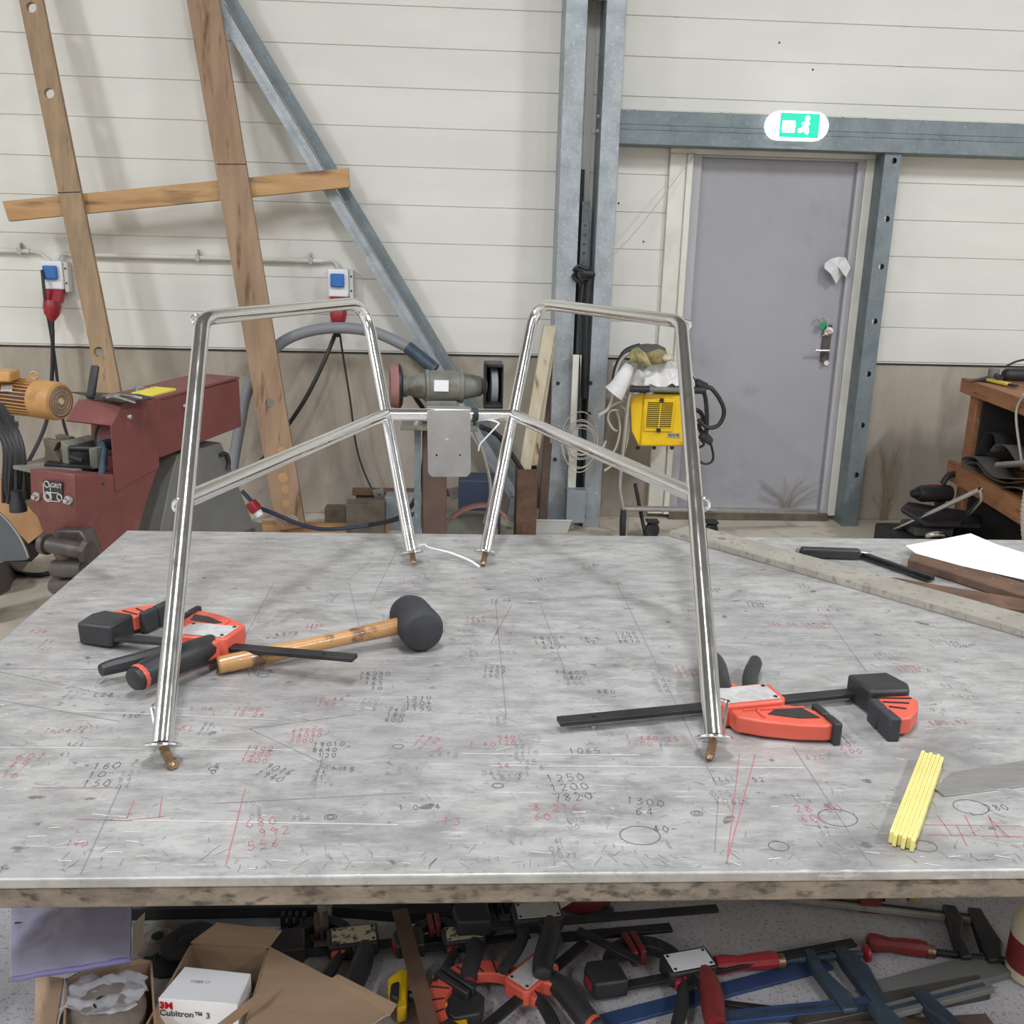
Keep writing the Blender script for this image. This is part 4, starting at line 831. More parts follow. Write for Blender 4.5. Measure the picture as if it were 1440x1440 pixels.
obj('gear_head', MB().lathe(c-xx*.06+V((0, 0, -.03)), (0, 0, 1), [(0, .03), (.06, .028), (.066, .02)], 14), Mt['cast'], g)
obj('side_handle', MB().tube([c-xx*.05, c-xx*.05+V((-.03, -.1, -.005))], [.012, .018], 10), Mt['black'], g)
obj('disc', MB().lathe(c-xx*.06+V((0, 0, -.038)), (0, 0, 1), [(0, .055), (.003, .055)], 20), Mt['discd'], g)
obj('cord', MB().tube(crv([c+xx*.3, c+xx*.33+V((0, 0, .05)), c+xx*.2+V((0, .05, .08)), c+xx*.1+V((0, .05, .07)), c+xx*.02+V((0, .03, .04))], 6), .006, 8), Mt['cable'], g)
pn_ = thing('yellow_knife', 'yellow and black utility knife on the timber bench end', 'knife', PB(.2, .1, BZ))
obj('body', MB().beam(PB(.16, .08, BZ+.012), PB(.34, .12, BZ+.012), .03, .018), mat('knife_yellow', (222, 200, 80), rough=.4), pn_, bevel=.005)
obj('tip', MB().beam(PB(.342, .12, BZ+.012), PB(.40, .135, BZ+.012), .022, .014), Mt['black'], pn_, bevel=.003)
cable('power_cable', [pl(1440, 555, PB(0, -.01, 0), bn), pl(1430, 575, PB(0, -.01, 0), bn), pl(1430, 600, PB(0, -.02, 0), bn), pl(1437, 650, PB(0, -.02, 0), bn)], .006, Mt['cablew'], 'grey cord hanging down the side of the timber bench')
# belts and bags on the lower shelf
bp_ = lambda x, y, w=.1: pl(x, y, PB(0, w, 0), bn)
bb2 = thing('belt_pile', 'pile of folded grey abrasive belts on the bench shelf', 'belts', bp_(1390, 690))
def band(pts, wd, mt, par, name='belt', w=0, wv=None):
    cv = crv([bp_(x, y, w) for x, y in pts], 6); wv = wv or bn; m = MB().add([p for q in cv for p in (q, q+wv*wd)], [(2*i, 2*i+1, 2*i+3, 2*i+2) for i in range(len(cv)-1)])
    o = obj(name, m, mt, par, smooth=60); sm = o.modifiers.new('t', 'SOLIDIFY'); sm.thickness = .005; return o
band([(1375, 697), (1362, 670), (1352, 650), (1356, 642), (1372, 644), (1395, 668), (1420, 672), (1445, 672)], .12, Mt['belt'], bb2, w=.0)
band([(1360, 652), (1372, 650), (1388, 668), (1410, 678), (1440, 676)], .1, Mt['belt'], bb2, w=.02)
band([(1445, 690), (1420, 684), (1395, 690), (1378, 694)], .12, Mt['belt'], bb2, w=.01)
band([(1392, 634), (1398, 626), (1412, 626), (1424, 640), (1436, 660)], .1, Mt['belt'], bb2, w=.03)
band([(1372, 640), (1378, 622), (1388, 608), (1398, 612), (1400, 630)], .1, Mt['dark'], bb2, w=.06)
obj('pipe_stub', MB().tube([bp_(1403, 654, -.02), bp_(1445, 651, -.02)], .016, 12), Mt['steelb'], bb2)
blob('bag', bp_(1412, 630, .25), (.18, .16, .09), Mt['dark'], bb2, 8)
# dark tools on the floor before the bench
DY = 5.3
dm = thing('drill', 'black cordless drill with a red stripe lying before the bench', 'drill', dp(1310, 705, DY))
c = dp(1296, 694, DY)
xx = V((1, .2, -.02)).normalized()
obj('motor_barrel', MB().lathe(c, xx, [(-.03, .025), (-.028, .036), (.0, .048), (.14, .05), (.18, .045), (.19, .03)], 20), Mt['black'], dm)
obj('chuck', MB().lathe(c-xx*.03, -xx, [(0, .03), (.02, .026), (.035, .018)], 16), Mt['iron'], dm)
obj('stripe', MB().box(c+xx*.08+V((0, -.0, .049)), (.07, .02, .004)), Mt['red'], dm)
obj('handle', MB().beam(c+xx*.12-V((0, 0, .03)), c+xx*.15-V((0, 0, .14)), .045, .05, (1, 0, 0)), Mt['black'], dm, bevel=.008)
obj('handle_loop', MB().tube(crv([c+xx*.14+V((0, .02, .05)), c+xx*.18+V((0, .02, .1)), c+xx*.28+V((0, .02, .1)), c+xx*.33+V((0, .02, .02)), c+xx*.3+V((0, .02, -.06))], 5), .018, 8), Mt['black'], dm)
cs = thing('tool_case', 'open black plastic tool case on the floor under the drill', 'tool case', dp(1310, 735, 5.2))
a = hz(1262, 752, 0); 
zz = dp(1300, 728, 5.05).z
obj('lower_shell', MB().bb((dp(1268, 745, 5.1).x, 5.1, 0), (dp(1385, 745, 5.1).x, 5.45, .11)), Mt['black'], cs, bevel=.015)
obj('lid', MB().prism([dp(1266, 720, 5.12), dp(1275, 712, 5.3), dp(1380, 728, 5.3), dp(1380, 744, 5.1), dp(1300, 742, 5.08)], (0, 0, .03)), Mt['black'], cs, bevel=.01)
obj('bit_tray', MB().bb((dp(1290, 725, 5.15).x, 5.15, .112), (dp(1345, 725, 5.15).x, 5.35, .16)), Mt['belt'], cs, bevel=.01)
hs_ = thing('vacuum_hose', 'ribbed grey vacuum hose at the right edge beside the bench', 'hose', dp(1450, 720, 3.6))
cv = crv([dp(1452, 690, 3.6), dp(1448, 725, 3.6), dp(1452, 765, 3.62), dp(1475, 800, 3.65)], 14)
obj('hose_body', MB().tube(cv, [.03+(.003 if i % 2 else 0) for i in range(len(cv))], 14), Mt['cablew'], hs_)
# chrome tube trestle on the floor
ct = thing('tube_trestle', 'polished steel tube trestle on the floor behind the paper sheet', 'tube frame', dp(1330, 745, 4.6))
P1 = dp(1378, 688, 4.7); P2 = hz(1236, 756, .02)
obj('tube', MB().tube([P2, P1], .0125, 12), Mt['steel'], ct)
obj('tube', MB().tube(fillet([P1, dp(1382, 700, 4.7), hz(1330, 760, .02)], .04), .0125, 12), Mt['steel'], ct)
obj('tube', MB().tube(fillet([hz(1300, 765, .02), dp(1305, 752, 4.7), dp(1325, 750, 4.7), hz(1340, 765, .02)], .05), .0125, 12), Mt['steel'], ct)
# ------------------------------------------------------------------ welding table
TX0, TX1, TY0, TY1, TT = -.795, 1.455, .993, 2.372, .014
def table_mat():
    m = bpy.data.materials.new('worn_table_steel'); m.use_nodes = True; nt = m.node_tree; N = nt.nodes; L = nt.links; b = N['Principled BSDF']
    tc = N.new('ShaderNodeTexCoord')
    def noise_(sc_, st, det=6, ro=.6, dist=0):
        mp = N.new('ShaderNodeMapping'); mp.inputs['Scale'].default_value = st; L.new(tc.outputs['Object'], mp.inputs[0])
        n = N.new('ShaderNodeTexNoise'); n.inputs['Scale'].default_value = sc_; n.inputs['Detail'].default_value = det; n.inputs['Roughness'].default_value = ro; n.inputs['Distortion'].default_value = dist; L.new(mp.outputs[0], n.inputs[0]); return n.outputs['Fac']
    def rng(x, a, c, lo=0, hi=1):
        r = N.new('ShaderNodeMapRange'); r.inputs[1].default_value = a; r.inputs[2].default_value = c; r.inputs[3].default_value = lo; r.inputs[4].default_value = hi; L.new(x, r.inputs[0]); return r.outputs[0]
    def mix(f, a, c):
        x = N.new('ShaderNodeMix'); x.data_type = 'RGBA'; L.new(f, x.inputs[0])
        for s, v in ((6, a), (7, c)):
            if isinstance(v, tuple): x.inputs[s].default_value = v
            else: L.new(v, x.inputs[s])
        return x.outputs[2]
    base = mix(rng(noise_(3, (1, 1.6, 1)), .35, .65), lin((187, 185, 182)), lin((164, 162, 160)))
    base = mix(rng(noise_(16, (1, 2.5, 1), 8, .7), .42, .68, 0, .75), base, lin((132, 130, 128)))
    base = mix(rng(noise_(5, (1, 1.2, 1), 6, .6, .6), .55, .7, 0, .8), base, lin((122, 120, 118)))
    base = mix(rng(noise_(26, (1, 1.3, 1), 3, .5), .68, .73, 0, .8), base, lin((98, 95, 93)))
    base = mix(rng(noise_(40, (.35, 3, 1), 5, .7), .58, .7, 0, .55), base, lin((214, 212, 211)))
    base = mix(rng(noise_(90, (1, 1, 1), 3, .6), .62, .72, 0, .5), base, lin((124, 120, 120)))
    L.new(base, b.inputs['Base Color']); b.inputs['Metallic'].default_value = .35
    L.new(rng(noise_(9, (1, 2, 1)), .3, .7, .34, .55), b.inputs['Roughness'])
    bp = N.new('ShaderNodeBump'); bp.inputs['Strength'].default_value = .12; bp.inputs['Distance'].default_value = .004; L.new(noise_(60, (.5, 2, 1), 5, .7), bp.inputs['Height']); L.new(bp.outputs[0], b.inputs['Normal'])
    return m
Mt['table'] = table_mat()
tb = thing('work_table', 'big steel-topped welding table covered in marks and scribbled sums', 'table', ((TX0+TX1)/2, (TY0+TY1)/2, 0))
obj('table_top', MB().bb((TX0, TY0, TZ-TT), (TX1, TY1, TZ)), Mt['table'], tb, bevel=.003, seg=3)
fr = MB()
for x0, x1, y0, y1 in ((TX0+.003, TX1-.003, TY0+.004, TY0+.06), (TX0+.003, TX1-.003, TY1-.06, TY1-.004), (TX0+.003, TX0+.06, TY0+.06, TY1-.06), (TX1-.06, TX1-.003, TY0+.06, TY1-.06)):
    fr.bb((x0, y0, TZ-TT-.028), (x1, y1, TZ-TT-.0005))
obj('table_frame', fr, Mt['dirty'], tb, bevel=.003)
for x in (TX0+.05, TX1-.05):
    for y in (TY0+.05, TY1-.05): obj('leg', MB().bb((x-.035, y-.035, 0), (x+.035, y+.035, TZ-TT-.029)), Mt['grey'], tb, bevel=.005)
SY0, SY1 = TY0+.09, TY1-.09
obj('shelf', MB().bb((TX0+.02, SY0, SZ-.004), (TX1-.02, SY1, SZ)), Mt['shelf'], tb)
obj('shelf_rail', MB().bb((TX0+.02, SY0, SZ-.05), (TX1-.02, SY0+.03, SZ-.0045)).bb((TX0+.02, SY1-.03, SZ-.05), (TX1-.02, SY1, SZ-.0045)), Mt['grey'], tb)
# handwriting, scribed lines and scratches: flat marks just above the plate
TH = lambda x, y: hz(x, y, TZ)
def ribbon(m, pts, w, z=TZ+.0004):
    for a, b in zip(pts[:-1], pts[1:]):
        d = V((b[0]-a[0], b[1]-a[1], 0))
        if d.length < 1e-5: continue
        n = V((-d.y, d.x, 0)).normalized()*w/2; a3 = V((a[0], a[1], z)); b3 = V((b[0], b[1], z)); m.add([a3-n, b3-n, b3+n, a3+n], [(0, 1, 2, 3)])
G = {'0': [[(.5, 1), (.1, .7), (.1, .3), (.5, 0), (.9, .3), (.9, .7), (.5, 1)]], '1': [[(.25, .75), (.5, 1), (.5, 0)]],
 '2': [[(.1, .8), (.5, 1), (.9, .75), (.6, .4), (.1, 0), (.9, 0)]], '3': [[(.1, .95), (.8, .9), (.4, .55), (.85, .35), (.6, 0), (.1, .1)]],
 '4': [[(.6, 0), (.6, 1), (.1, .35), (.95, .35)]], '5': [[(.85, 1), (.2, 1), (.15, .55), (.7, .6), (.85, .25), (.5, 0), (.1, .1)]],
 '6': [[(.75, 1), (.25, .6), (.15, .2), (.5, 0), (.85, .25), (.5, .5), (.2, .35)]], '7': [[(.1, 1), (.9, 1), (.4, 0)], [(.3, .5), (.75, .5)]],
 '8': [[(.5, .55), (.15, .8), (.5, 1), (.85, .8), (.5, .55), (.1, .25), (.5, 0), (.9, .25), (.5, .55)]], '9': [[(.85, .7), (.5, .5), (.15, .75), (.5, 1), (.85, .7), (.6, 0)]],
 '-': [[(.1, .5), (.9, .5)]], '=': [[(.1, .35), (.9, .35)], [(.1, .65), (.9, .65)]], '+': [[(.1, .5), (.9, .5)], [(.5, .1), (.5, .9)]], '/': [[(.1, 0), (.9, 1)]], 'x': [[(.1, .1), (.9, .9)], [(.1, .9), (.9, .1)]],
 '_': [[(0, .9), (1, .9)]], 'L': [[(.2, 1), (.2, 0), (.8, 0)]], 'R': [[(.2, 0), (.2, 1), (.8, .75), (.2, .5), (.8, 0)]], 'D': [[(.2, 0), (.2, 1), (.85, .6), (.7, .1), (.2, 0)]], 'H': [[(.1, 0), (.1, 1)], [(.9, 0), (.9, 1)], [(.1, .5), (.9, .5)]], 'A': [[(0, 0), (.5, 1), (1, 0)], [(.2, .4), (.8, .4)]], ',': [[(.4, .15), (.3, -.15)]], 'S': [[(.85, .9), (.4, 1), (.2, .7), (.8, .35), (.5, 0), (.1, .1)]], 'E': [[(.9, 1), (.15, 1), (.15, 0), (.9, 0)], [(.15, .5), (.7, .5)]], 'F': [[(.9, 1), (.15, 1), (.15, 0)], [(.15, .5), (.7, .5)]], 'P': [[(.2, 0), (.2, 1), (.85, .8), (.2, .5)]], ' ': []}
inkb, inkr = MB(), MB()
rnd = random.Random(77)
def write(px, py, lines, h, red=0, ang=0.0, w=.0011):
    o = TH(px, py); ca, sa = math.cos(ang), math.sin(ang); m = inkr if red else globals()['inkb']
    for li, t in enumerate(lines):
        for ci, ch in enumerate(t):
            for st in G.get(ch, []):
                pts = []
                for (a, b) in st:
                    x = ci*h*.78+a*h*.55+rnd.uniform(-.05, .05)*h; y = -li*h*1.35+b*h+rnd.uniform(-.05, .05)*h
                    pts.append((o.x+ca*x-sa*y, o.y+sa*x+ca*y))
                ribbon(m, pts, w)
W_L = [(128, 1082, ['160', '10', '150'], .017, 0), (20, 1068, ['601', '49', '16'], .018, 1), (345, 945, ['100', '10 8'], .015, 0, .35), (388, 895, ['R2/2'], .014, 0, .3), (505, 950, ['28010', '1485', ' 165', '  10'], .014, 0),
 (570, 985, ['1230', '1204', '1155'], .014, 0), (545, 1000, ['260', '180', '600'], .013, 0), (410, 1030, ['61200', '18090', '7000'], .012, 1), (440, 1050, ['18010', '8640', ' 120'], .012, 0), (345, 1055, ['1400', '1200', '1400'], .013, 1),
 (370, 1080, ['9016', '1940'], .015, 0, -.5), (585, 1040, ['112', '12 8'], .016, 1, -.4), (345, 1165, ['680', ' 992', '556'], .018, 1, .25), (250, 1028, ['8L'], .018, 1), (330, 1000, ['1200', '10 24'], .013, 1),
 (440, 985, ['10 44', ' 150'], .013, 1), (265, 1000, ['1 04'], .012, 1), (680, 940, ['1255', '1452', '255'], .013, 0), (655, 870, ['12 4', '1280'], .013, 1), (600, 885, ['108', '65 2'], .012, 0),
 (750, 900, ['18650', '1495', ' 6671'], .016, 0), (865, 893, ['1200', '1090', '8870'], .014, 0), (815, 900, ['14 5', ' 92'], .013, 0), (780, 948, ['11600', ' 180'], .015, 0), (840, 975, ['6R0', 'TC-'], .014, 0), (950, 940, ['12', '1200', '1280'], .013, 1),
 (880, 1040, ['1 480 25', '7 00'], .013, 1), (800, 1060, ['1065'], .016, 0), (770, 1100, ['1250', '1200', '7820'], .018, 0, .1), (880, 1130, ['1300', ' 64'], .017, 0, -.2), (750, 1140, ['8 216', '60'], .016, 1), (1120, 1142, ['28,00', '60'], .017, 1), (1130, 880, ['28 102', '1200'], .013, 1),
 (1080, 880, ['105 50'], .013, 1), (1150, 860, ['1 4 7'], .013, 0), (1050, 850, ['1200', '1504'], .012, 0), (1200, 960, ['80', '8 4'], .013, 1), (1260, 940, ['12002', '1020 4'], .013, 1), (1330, 905, ['140', '1020'], .012, 0), (1180, 1050, ['60', '500'], .014, 1), (1310, 1020, ['100 92'], .014, 1),
 (40, 890, ['P28'], .014, 1), (60, 1030, ['1-04-5', '-'], .013, 1), (130, 980, ['L28'], .014, 0), (170, 1010, ['150'], .012, 0), (690, 845, ['12 05', '10'], .011, 0), (560, 820, ['1280'], .011, 1), (430, 880, ['1460', '280'], .011, 1), (660, 1050, ['1 40'], .013, 1), (700, 1080, ['56'], .013, 1),
 (560, 1140, ['1 0 14'], .012, 0), (620, 1160, ['13'], .018, 1), (700, 1040, ['540', '120'], .012, 1), (455, 905, ['110'], .011, 0), (960, 860, ['120'], .012, 0), (1000, 830, ['144', '12'], .010, 0), (750, 815, ['1280', '15'], .010, 0), (850, 820, ['14 25'], .010, 1), (650, 815, ['64 0'], .009, 1), (1390, 1140, ['280'], .014, 0),
 (920, 1170, ['40-'], .014, 0), (1060, 1100, ['52'], .012, 0), (300, 1080, ['5', '0'], .012, 0), (90, 1190, ['140'], .012, 1), (480, 1085, ['18'], .013, 0)]
for q in W_L: write(*q[:4], red=q[4], ang=q[5] if len(q) > 5 else rnd.uniform(-.1, .1))
def lines(L, m, w):
    for a in L: ribbon(m, [(TH(*p).x, TH(*p).y) for p in a], w)
lines([[(1040, 1060), (1022, 1215)], [(1062, 1062), (1024, 1205)], [(345, 1108), (318, 1216)], [(1300, 1160), (1440, 1162)], [(1305, 1174), (1440, 1177)], [(1318, 1146), (1338, 1174)], [(1356, 1146), (1372, 1176)], [(1390, 1146), (1404, 1180)], [(45, 1108), (165, 1108)], [(105, 1152), (180, 1154), (232, 1148)], [(188, 1126), (178, 1152)], [(228, 1120), (224, 1150)],
       [(1390, 1150), (1420, 1178)], [(1345, 1160), (1360, 1190)], [(650, 870), (700, 868)], [(690, 905), (720, 850)]], inkr, .0012)
for c, r in (((1365, 1135), .018), ((465, 1149), .006), ((465, 1149), .0035), ((980, 1144), .006), ((980, 1144), .003), ((1178, 1150), .02), ((900, 1175), .02), ((560, 1050), .006), ((1300, 1190), .012), ((300, 1081), .005), ((1095, 1190), .01), ((700, 1105), .006), ((370, 950), .007)):
    o = TH(*c); n = 18; ribbon(inkb, [(o.x+r*1.25*math.cos(2*math.pi*i/n), o.y+r*math.sin(2*math.pi*i/n)) for i in range(n+1)], .0012)
sd, sb_ = MB(), MB()
lines([[(867, 820), (990, 1070), (1008, 1105)], [(1115, 1050), (1220, 1210)], [(385, 820), (342, 900)], [(490, 818), (505, 880)], [(455, 1058), (442, 1110)], [(170, 1105), (113, 1230)], [(697, 848), (712, 1010)], [(0, 940), (240, 943)], [(0, 945), (110, 968), (160, 980)], [(0, 985), (170, 1015)], [(1005, 1200), (1010, 1120)],
       [(1160, 865), (1245, 980)], [(500, 1005), (350, 1025), (480, 1085)], [(760, 850), (800, 960)], [(930, 780), (1020, 800)], [(1180, 1165), (1130, 1160)], [(580, 1115), (300, 1130)], [(560, 770), (520, 850)], [(490, 815), (520, 790)]], sd, .0012)
lines([[(0, 1051), (430, 1055)], [(150, 1153), (560, 1160)], [(690, 1077), (1130, 1080)], [(650, 1060), (900, 1062)], [(700, 797), (745, 800)], [(1130, 900), (1210, 902)], [(100, 1000), (390, 1012)], [(730, 795), (720, 790)]], sb_, .0013)
rnd = random.Random(5)
for i in range(800):
    y = rnd.uniform(0, 1); yy = TY0+.01+(TY1-TY0-.03)*(y**2.0); x = rnd.uniform(TX0+.02, TX1-.02)
    l = rnd.uniform(.004, .018); a = rnd.gauss(math.pi/2+.15, .6) if rnd.random() < .6 else rnd.uniform(0, math.pi)
    ribbon(sd, [(x, yy), (x+l*math.cos(a), min(TY1-.01, yy+l*math.sin(a)))], rnd.uniform(.0005, .0012))
for i in range(260):
    y = rnd.uniform(0, 1); yy = TY0+.01+(TY1-TY0-.03)*(y**1.5); x = rnd.uniform(TX0+.02, TX1-.06)
    l = rnd.uniform(.004, .024); a = rnd.gauss(0, .25)
    ribbon(sb_, [(x, yy), (x+l*math.cos(a), max(TY0+.005, yy+l*math.sin(a)))], rnd.uniform(.0006, .0014), TZ+.0006)
for i in range(110):    # nicks along the front edge
    x = rnd.uniform(TX0, TX1); yy = TY0+rnd.uniform(.004, .05); ribbon(sd, [(x, yy), (x+rnd.uniform(-.012, .012), yy+rnd.uniform(.004, .018))], .001)
rnd = random.Random(31); inkf = MB(); keep = inkb; inkb = inkf
for i in range(60):
    px_, py_ = rnd.uniform(40, 1380), rnd.uniform(790, 1190)
    write(px_, py_, [''.join(rnd.choice('0125680 4') for _ in range(rnd.randint(2, 4))) for _ in range(rnd.randint(1, 3))], rnd.uniform(.010, .015), 0, rnd.uniform(-.15, .15), .0008)
inkb = keep
tag(obj('faded_handwriting', inkf, Mt['scrd'], tb, smooth=0), 'half rubbed-out sums', kind='stuff')
for nme, m, mt, lab in (('black_handwriting', inkb, Mt['ink'], 'sums and numbers written in black marker'), ('red_handwriting', inkr, Mt['inkr'], 'sums and lines written in red marker'), ('dark_scratches', sd, Mt['scrd'], 'dark scribed lines and nicks'), ('bright_scratches', sb_, Mt['scr'], 'bright scratches in the steel')):
    tag(obj(nme, m, mt, tb, smooth=0), lab, kind='stuff')
# ------------------------------------------------------------------ stainless pulpit frame
ZR = 1.472
pf = thing('steel_pulpit', 'polished stainless steel tube frame with four feet standing on the work table', 'tube frame', (0, 1.7, TZ))
r_ = .0142
def foot_dir(a, b): return (V(b)-V(a)).normalized()
legsF, legsR = [], []
spec = [((243, 1079), (228, 1047), (285, 447), (513, 425), (579, 776), (582, 793)), ((997, 1069), (1004, 1037), (958, 452), (753, 426), (683, 776), (679, 795))]
br = []
for i, (ft, fb_, fc, rc_, rb, rt) in enumerate(spec):
    tipF = hz(*ft, TZ+.004); tipR = hz(*rt, TZ+.004)
    FC, RC = hz(*fc, ZR), hz(*rc_, ZR)
    # leg bottoms: pixel rays met at small heights above the plate
    bF = hz(*fb_, TZ+.028); bR = hz(*rb, TZ+.028)
    path = fillet([bF, FC, RC, bR], [.032, .09], 10)
    obj('bent_tube', MB().tube(path, r_, 20), Mt['steel'], pf)
    legsF.append((bF, FC)); legsR.append((bR, RC))
    for (a, b, tip) in ((bF, FC, tipF), (bR, RC, tipR)):
        d = (b-a).normalized()
        tilt = (d+V((0, 0, .55))).normalized()
        fl = obj('foot_flange', MB().lathe(a-tilt*.004, tilt, [(0, .0255), (.0012, .0275), (.0035, .0275), (.005, .025)], 32), Mt['steel'], pf)
        bd2 = (a-tip).normalized()
        obj('bolt', MB().lathe(tip, bd2, [(0, .005), (.004, .0062)]+[(.006+.0015*k, .0068 if k % 2 else .0058) for k in range(int(((a-tip).length-.008)/.0015))], 12), Mt['brass'], pf)
# nut on the left front bolt
t0 = hz(243, 1079, TZ+.001); obj('nut', MB().lathe(t0, (-.25, .1, 1), [(0, .0085), (.011, .0085)], 6), Mt['brass'], pf)
def on_line(a, b, px, py):   # point on the segment a-b nearest to the pixel ray
    d = _ray(px, py).normalized(); u = b-a; w0 = a-CP; A_, B_, C_, D_, E_ = u.dot(u), u.dot(d), 1, u.dot(w0), d.dot(w0)
    t = (B_*E_-C_*D_)/(A_*C_-B_*B_); return a+u*t
jl = on_line(*legsR[0], 548, 582); jr = on_line(*legsR[1], 711, 581)
obj('cross_tube', MB().tube([jl, jr], r_*.98, 20), Mt['steel'], pf)
fl_ = on_line(*legsF[0], 268, 704); fr_ = on_line(*legsF[1], 978, 697)
obj('brace_tube', MB().tube([fl_, jl], r_*.98, 20), Mt['steel'], pf)
obj('brace_tube', MB().tube([fr_, jr], r_*.98, 20), Mt['steel'], pf)
def eye(c, ax1, ax2, r=.011, w=.0035):
    obj('eyelet', MB().tube([c+ax1*(r*math.cos(a))+ax2*(r*math.sin(a)) for a in [2*math.pi*k/20 for k in range(20)]], w, 8, closed=True), Mt['steel'], pf)
for i, ((a, b), e1_, e2_) in enumerate(((legsF[0], (276, 450), (253, 711)), (legsF[1], (965, 457), (989, 709)))):
    sg = -1 if i == 0 else 1
    for (q, nr) in ((e1_, .008), (e2_, .010)):
        o = on_line(a, b, *q); pc = pl(q[0], q[1], o, (0, 1, 0)); eye(pc, V((sg, -.5, 0)).normalized(), V((0, 0, 1)), nr)
        obj('eyelet_stem', MB().tube([o, pc-V((sg*nr, 0, 0))], .004, 8), Mt['steel'], pf)
# welded wire loops at the front feet
for i, ((a, b), top, out_, bot) in enumerate(((legsF[0], (234, 986), (213, 992), (224, 1049)), (legsF[1], (1006, 980), (1023, 986), (1015, 1038)))):
    T0 = on_line(a, b, *top); O = pl(*out_, T0, (0, 1, 0)); Bq = hz(*bot, TZ+.029)
    obj('wire_loop', MB().tube(fillet([T0, O, Bq], .008), .0028, 8), Mt['steel'], pf)
# plate folded over the cross tube
pc0 = on_line(jl, jr, 600.5, 580); pc1 = on_line(jl, jr, 661.5, 580)
pn2 = V((0, -1, 0)); sg0 = jr-jl; ex_ = sg0.normalized()
Y0 = pc0.y-r_-.002
PP = lambda x, y: pl(x, y, (0, Y0, 0), (0, -1, .0))
q = [PP(600.5, 577), PP(661.5, 576), PP(662, 664), PP(656, 670.5), PP(608, 670.5), PP(602, 664)]
w_ = q[1].x-q[0].x; hgt = q[0].z-q[3].z
pm = MB().plate((q[0].x, Y0, q[3].z), (0, 0, 1), (1, 0, 0), (0, 1, 0), hgt, w_, .003, [((PP(614, 640).z-q[3].z), PP(614, 640).x-q[0].x, .0024)])
hp_ = obj('hanging_plate', MB().prism([q[0], q[1], q[2], q[2]*.5+q[3]*.5+V((.001, 0, -.001)), q[3], q[4], q[4]*.5+q[5]*.5+V((-.001, 0, -.001)), q[5]], (0, .003, 0)), Mt['steelb'], pf, bevel=.0008)
cyc = (pc0+pc1)/2
m = MB(); K = 10
for k in range(K+1):
    a = math.pi-math.pi*.75*k/K
    for rr in (r_+.002, r_+.005):
        for xx_ in (q[0].x, q[1].x): m.v.append(V((xx_, cyc.y+rr*math.cos(a), cyc.z+rr*math.sin(a))))
for k in range(K): b_ = 4*k; m.f += [(b_, b_+1, b_+5, b_+4), (b_+2, b_+6, b_+7, b_+3), (b_, b_+4, b_+6, b_+2), (b_+1, b_+3, b_+7, b_+5)]
obj('plate_fold', m, Mt['steelb'], pf)
for x, y, r in ((614, 640, .0028), (647, 640, .0024)): c = PP(x, y); obj('drilled_hole', MB().lathe(c+V((0, -.0002, 0)), (0, -1, 0), [(0, r), (.0003, r)], 12), Mt['dark'], hp_)
c = PP(629, 619); obj('weld_spot', MB().lathe(c, (0, -1, 0), [(0, .004), (.0006, .003), (.0009, .001)], 10), Mt['steelb'], hp_)
tp0 = on_line(jl, jr, 664, 580); obj('tape_wrap', MB().tube([tp0, on_line(jl, jr, 671, 580)], r_+.002, 20), Mt['rubber'], pf)
obj('tape_tail', MB().prism([tp0+V((.001, -r_-.001, .004)), tp0+V((.011, -r_-.001, .004)), tp0+V((.010, -r_, -.024)), tp0+V((.002, -r_, -.024))], (0, .003, 0)), Mt['rubber'], pf)
obj('white_strap', MB().tube(crv([pl(663, 596, tp0, (0, 1, 0)), pl(675, 591, tp0, (0, 1, 0)), pl(690, 591, tp0, (0, 1, 0)), pl(701, 595, tp0, (0, 1, 0)), pl(698, 600, tp0, (0, 1, 0)), pl(684, 615, tp0, (0, 1, 0)), pl(675, 625, tp0, (0, 1, 0)), pl(673, 634, tp0, (0, 1, 0))], 6), .0022, 8), Mt['white'], pf)
tie = obj('white_strap', MB().tube(crv([hz(588, 768, TZ+.03), hz(597, 766, TZ+.03), hz(603, 770, TZ+.025), hz(632, 777, TZ+.02), hz(660, 788, TZ+.012), hz(674, 797, TZ+.006)], 6), .0024, 8), Mt['white']); tag(tie, 'white plastic strap lying between the two rear feet of the frame', 'strap')
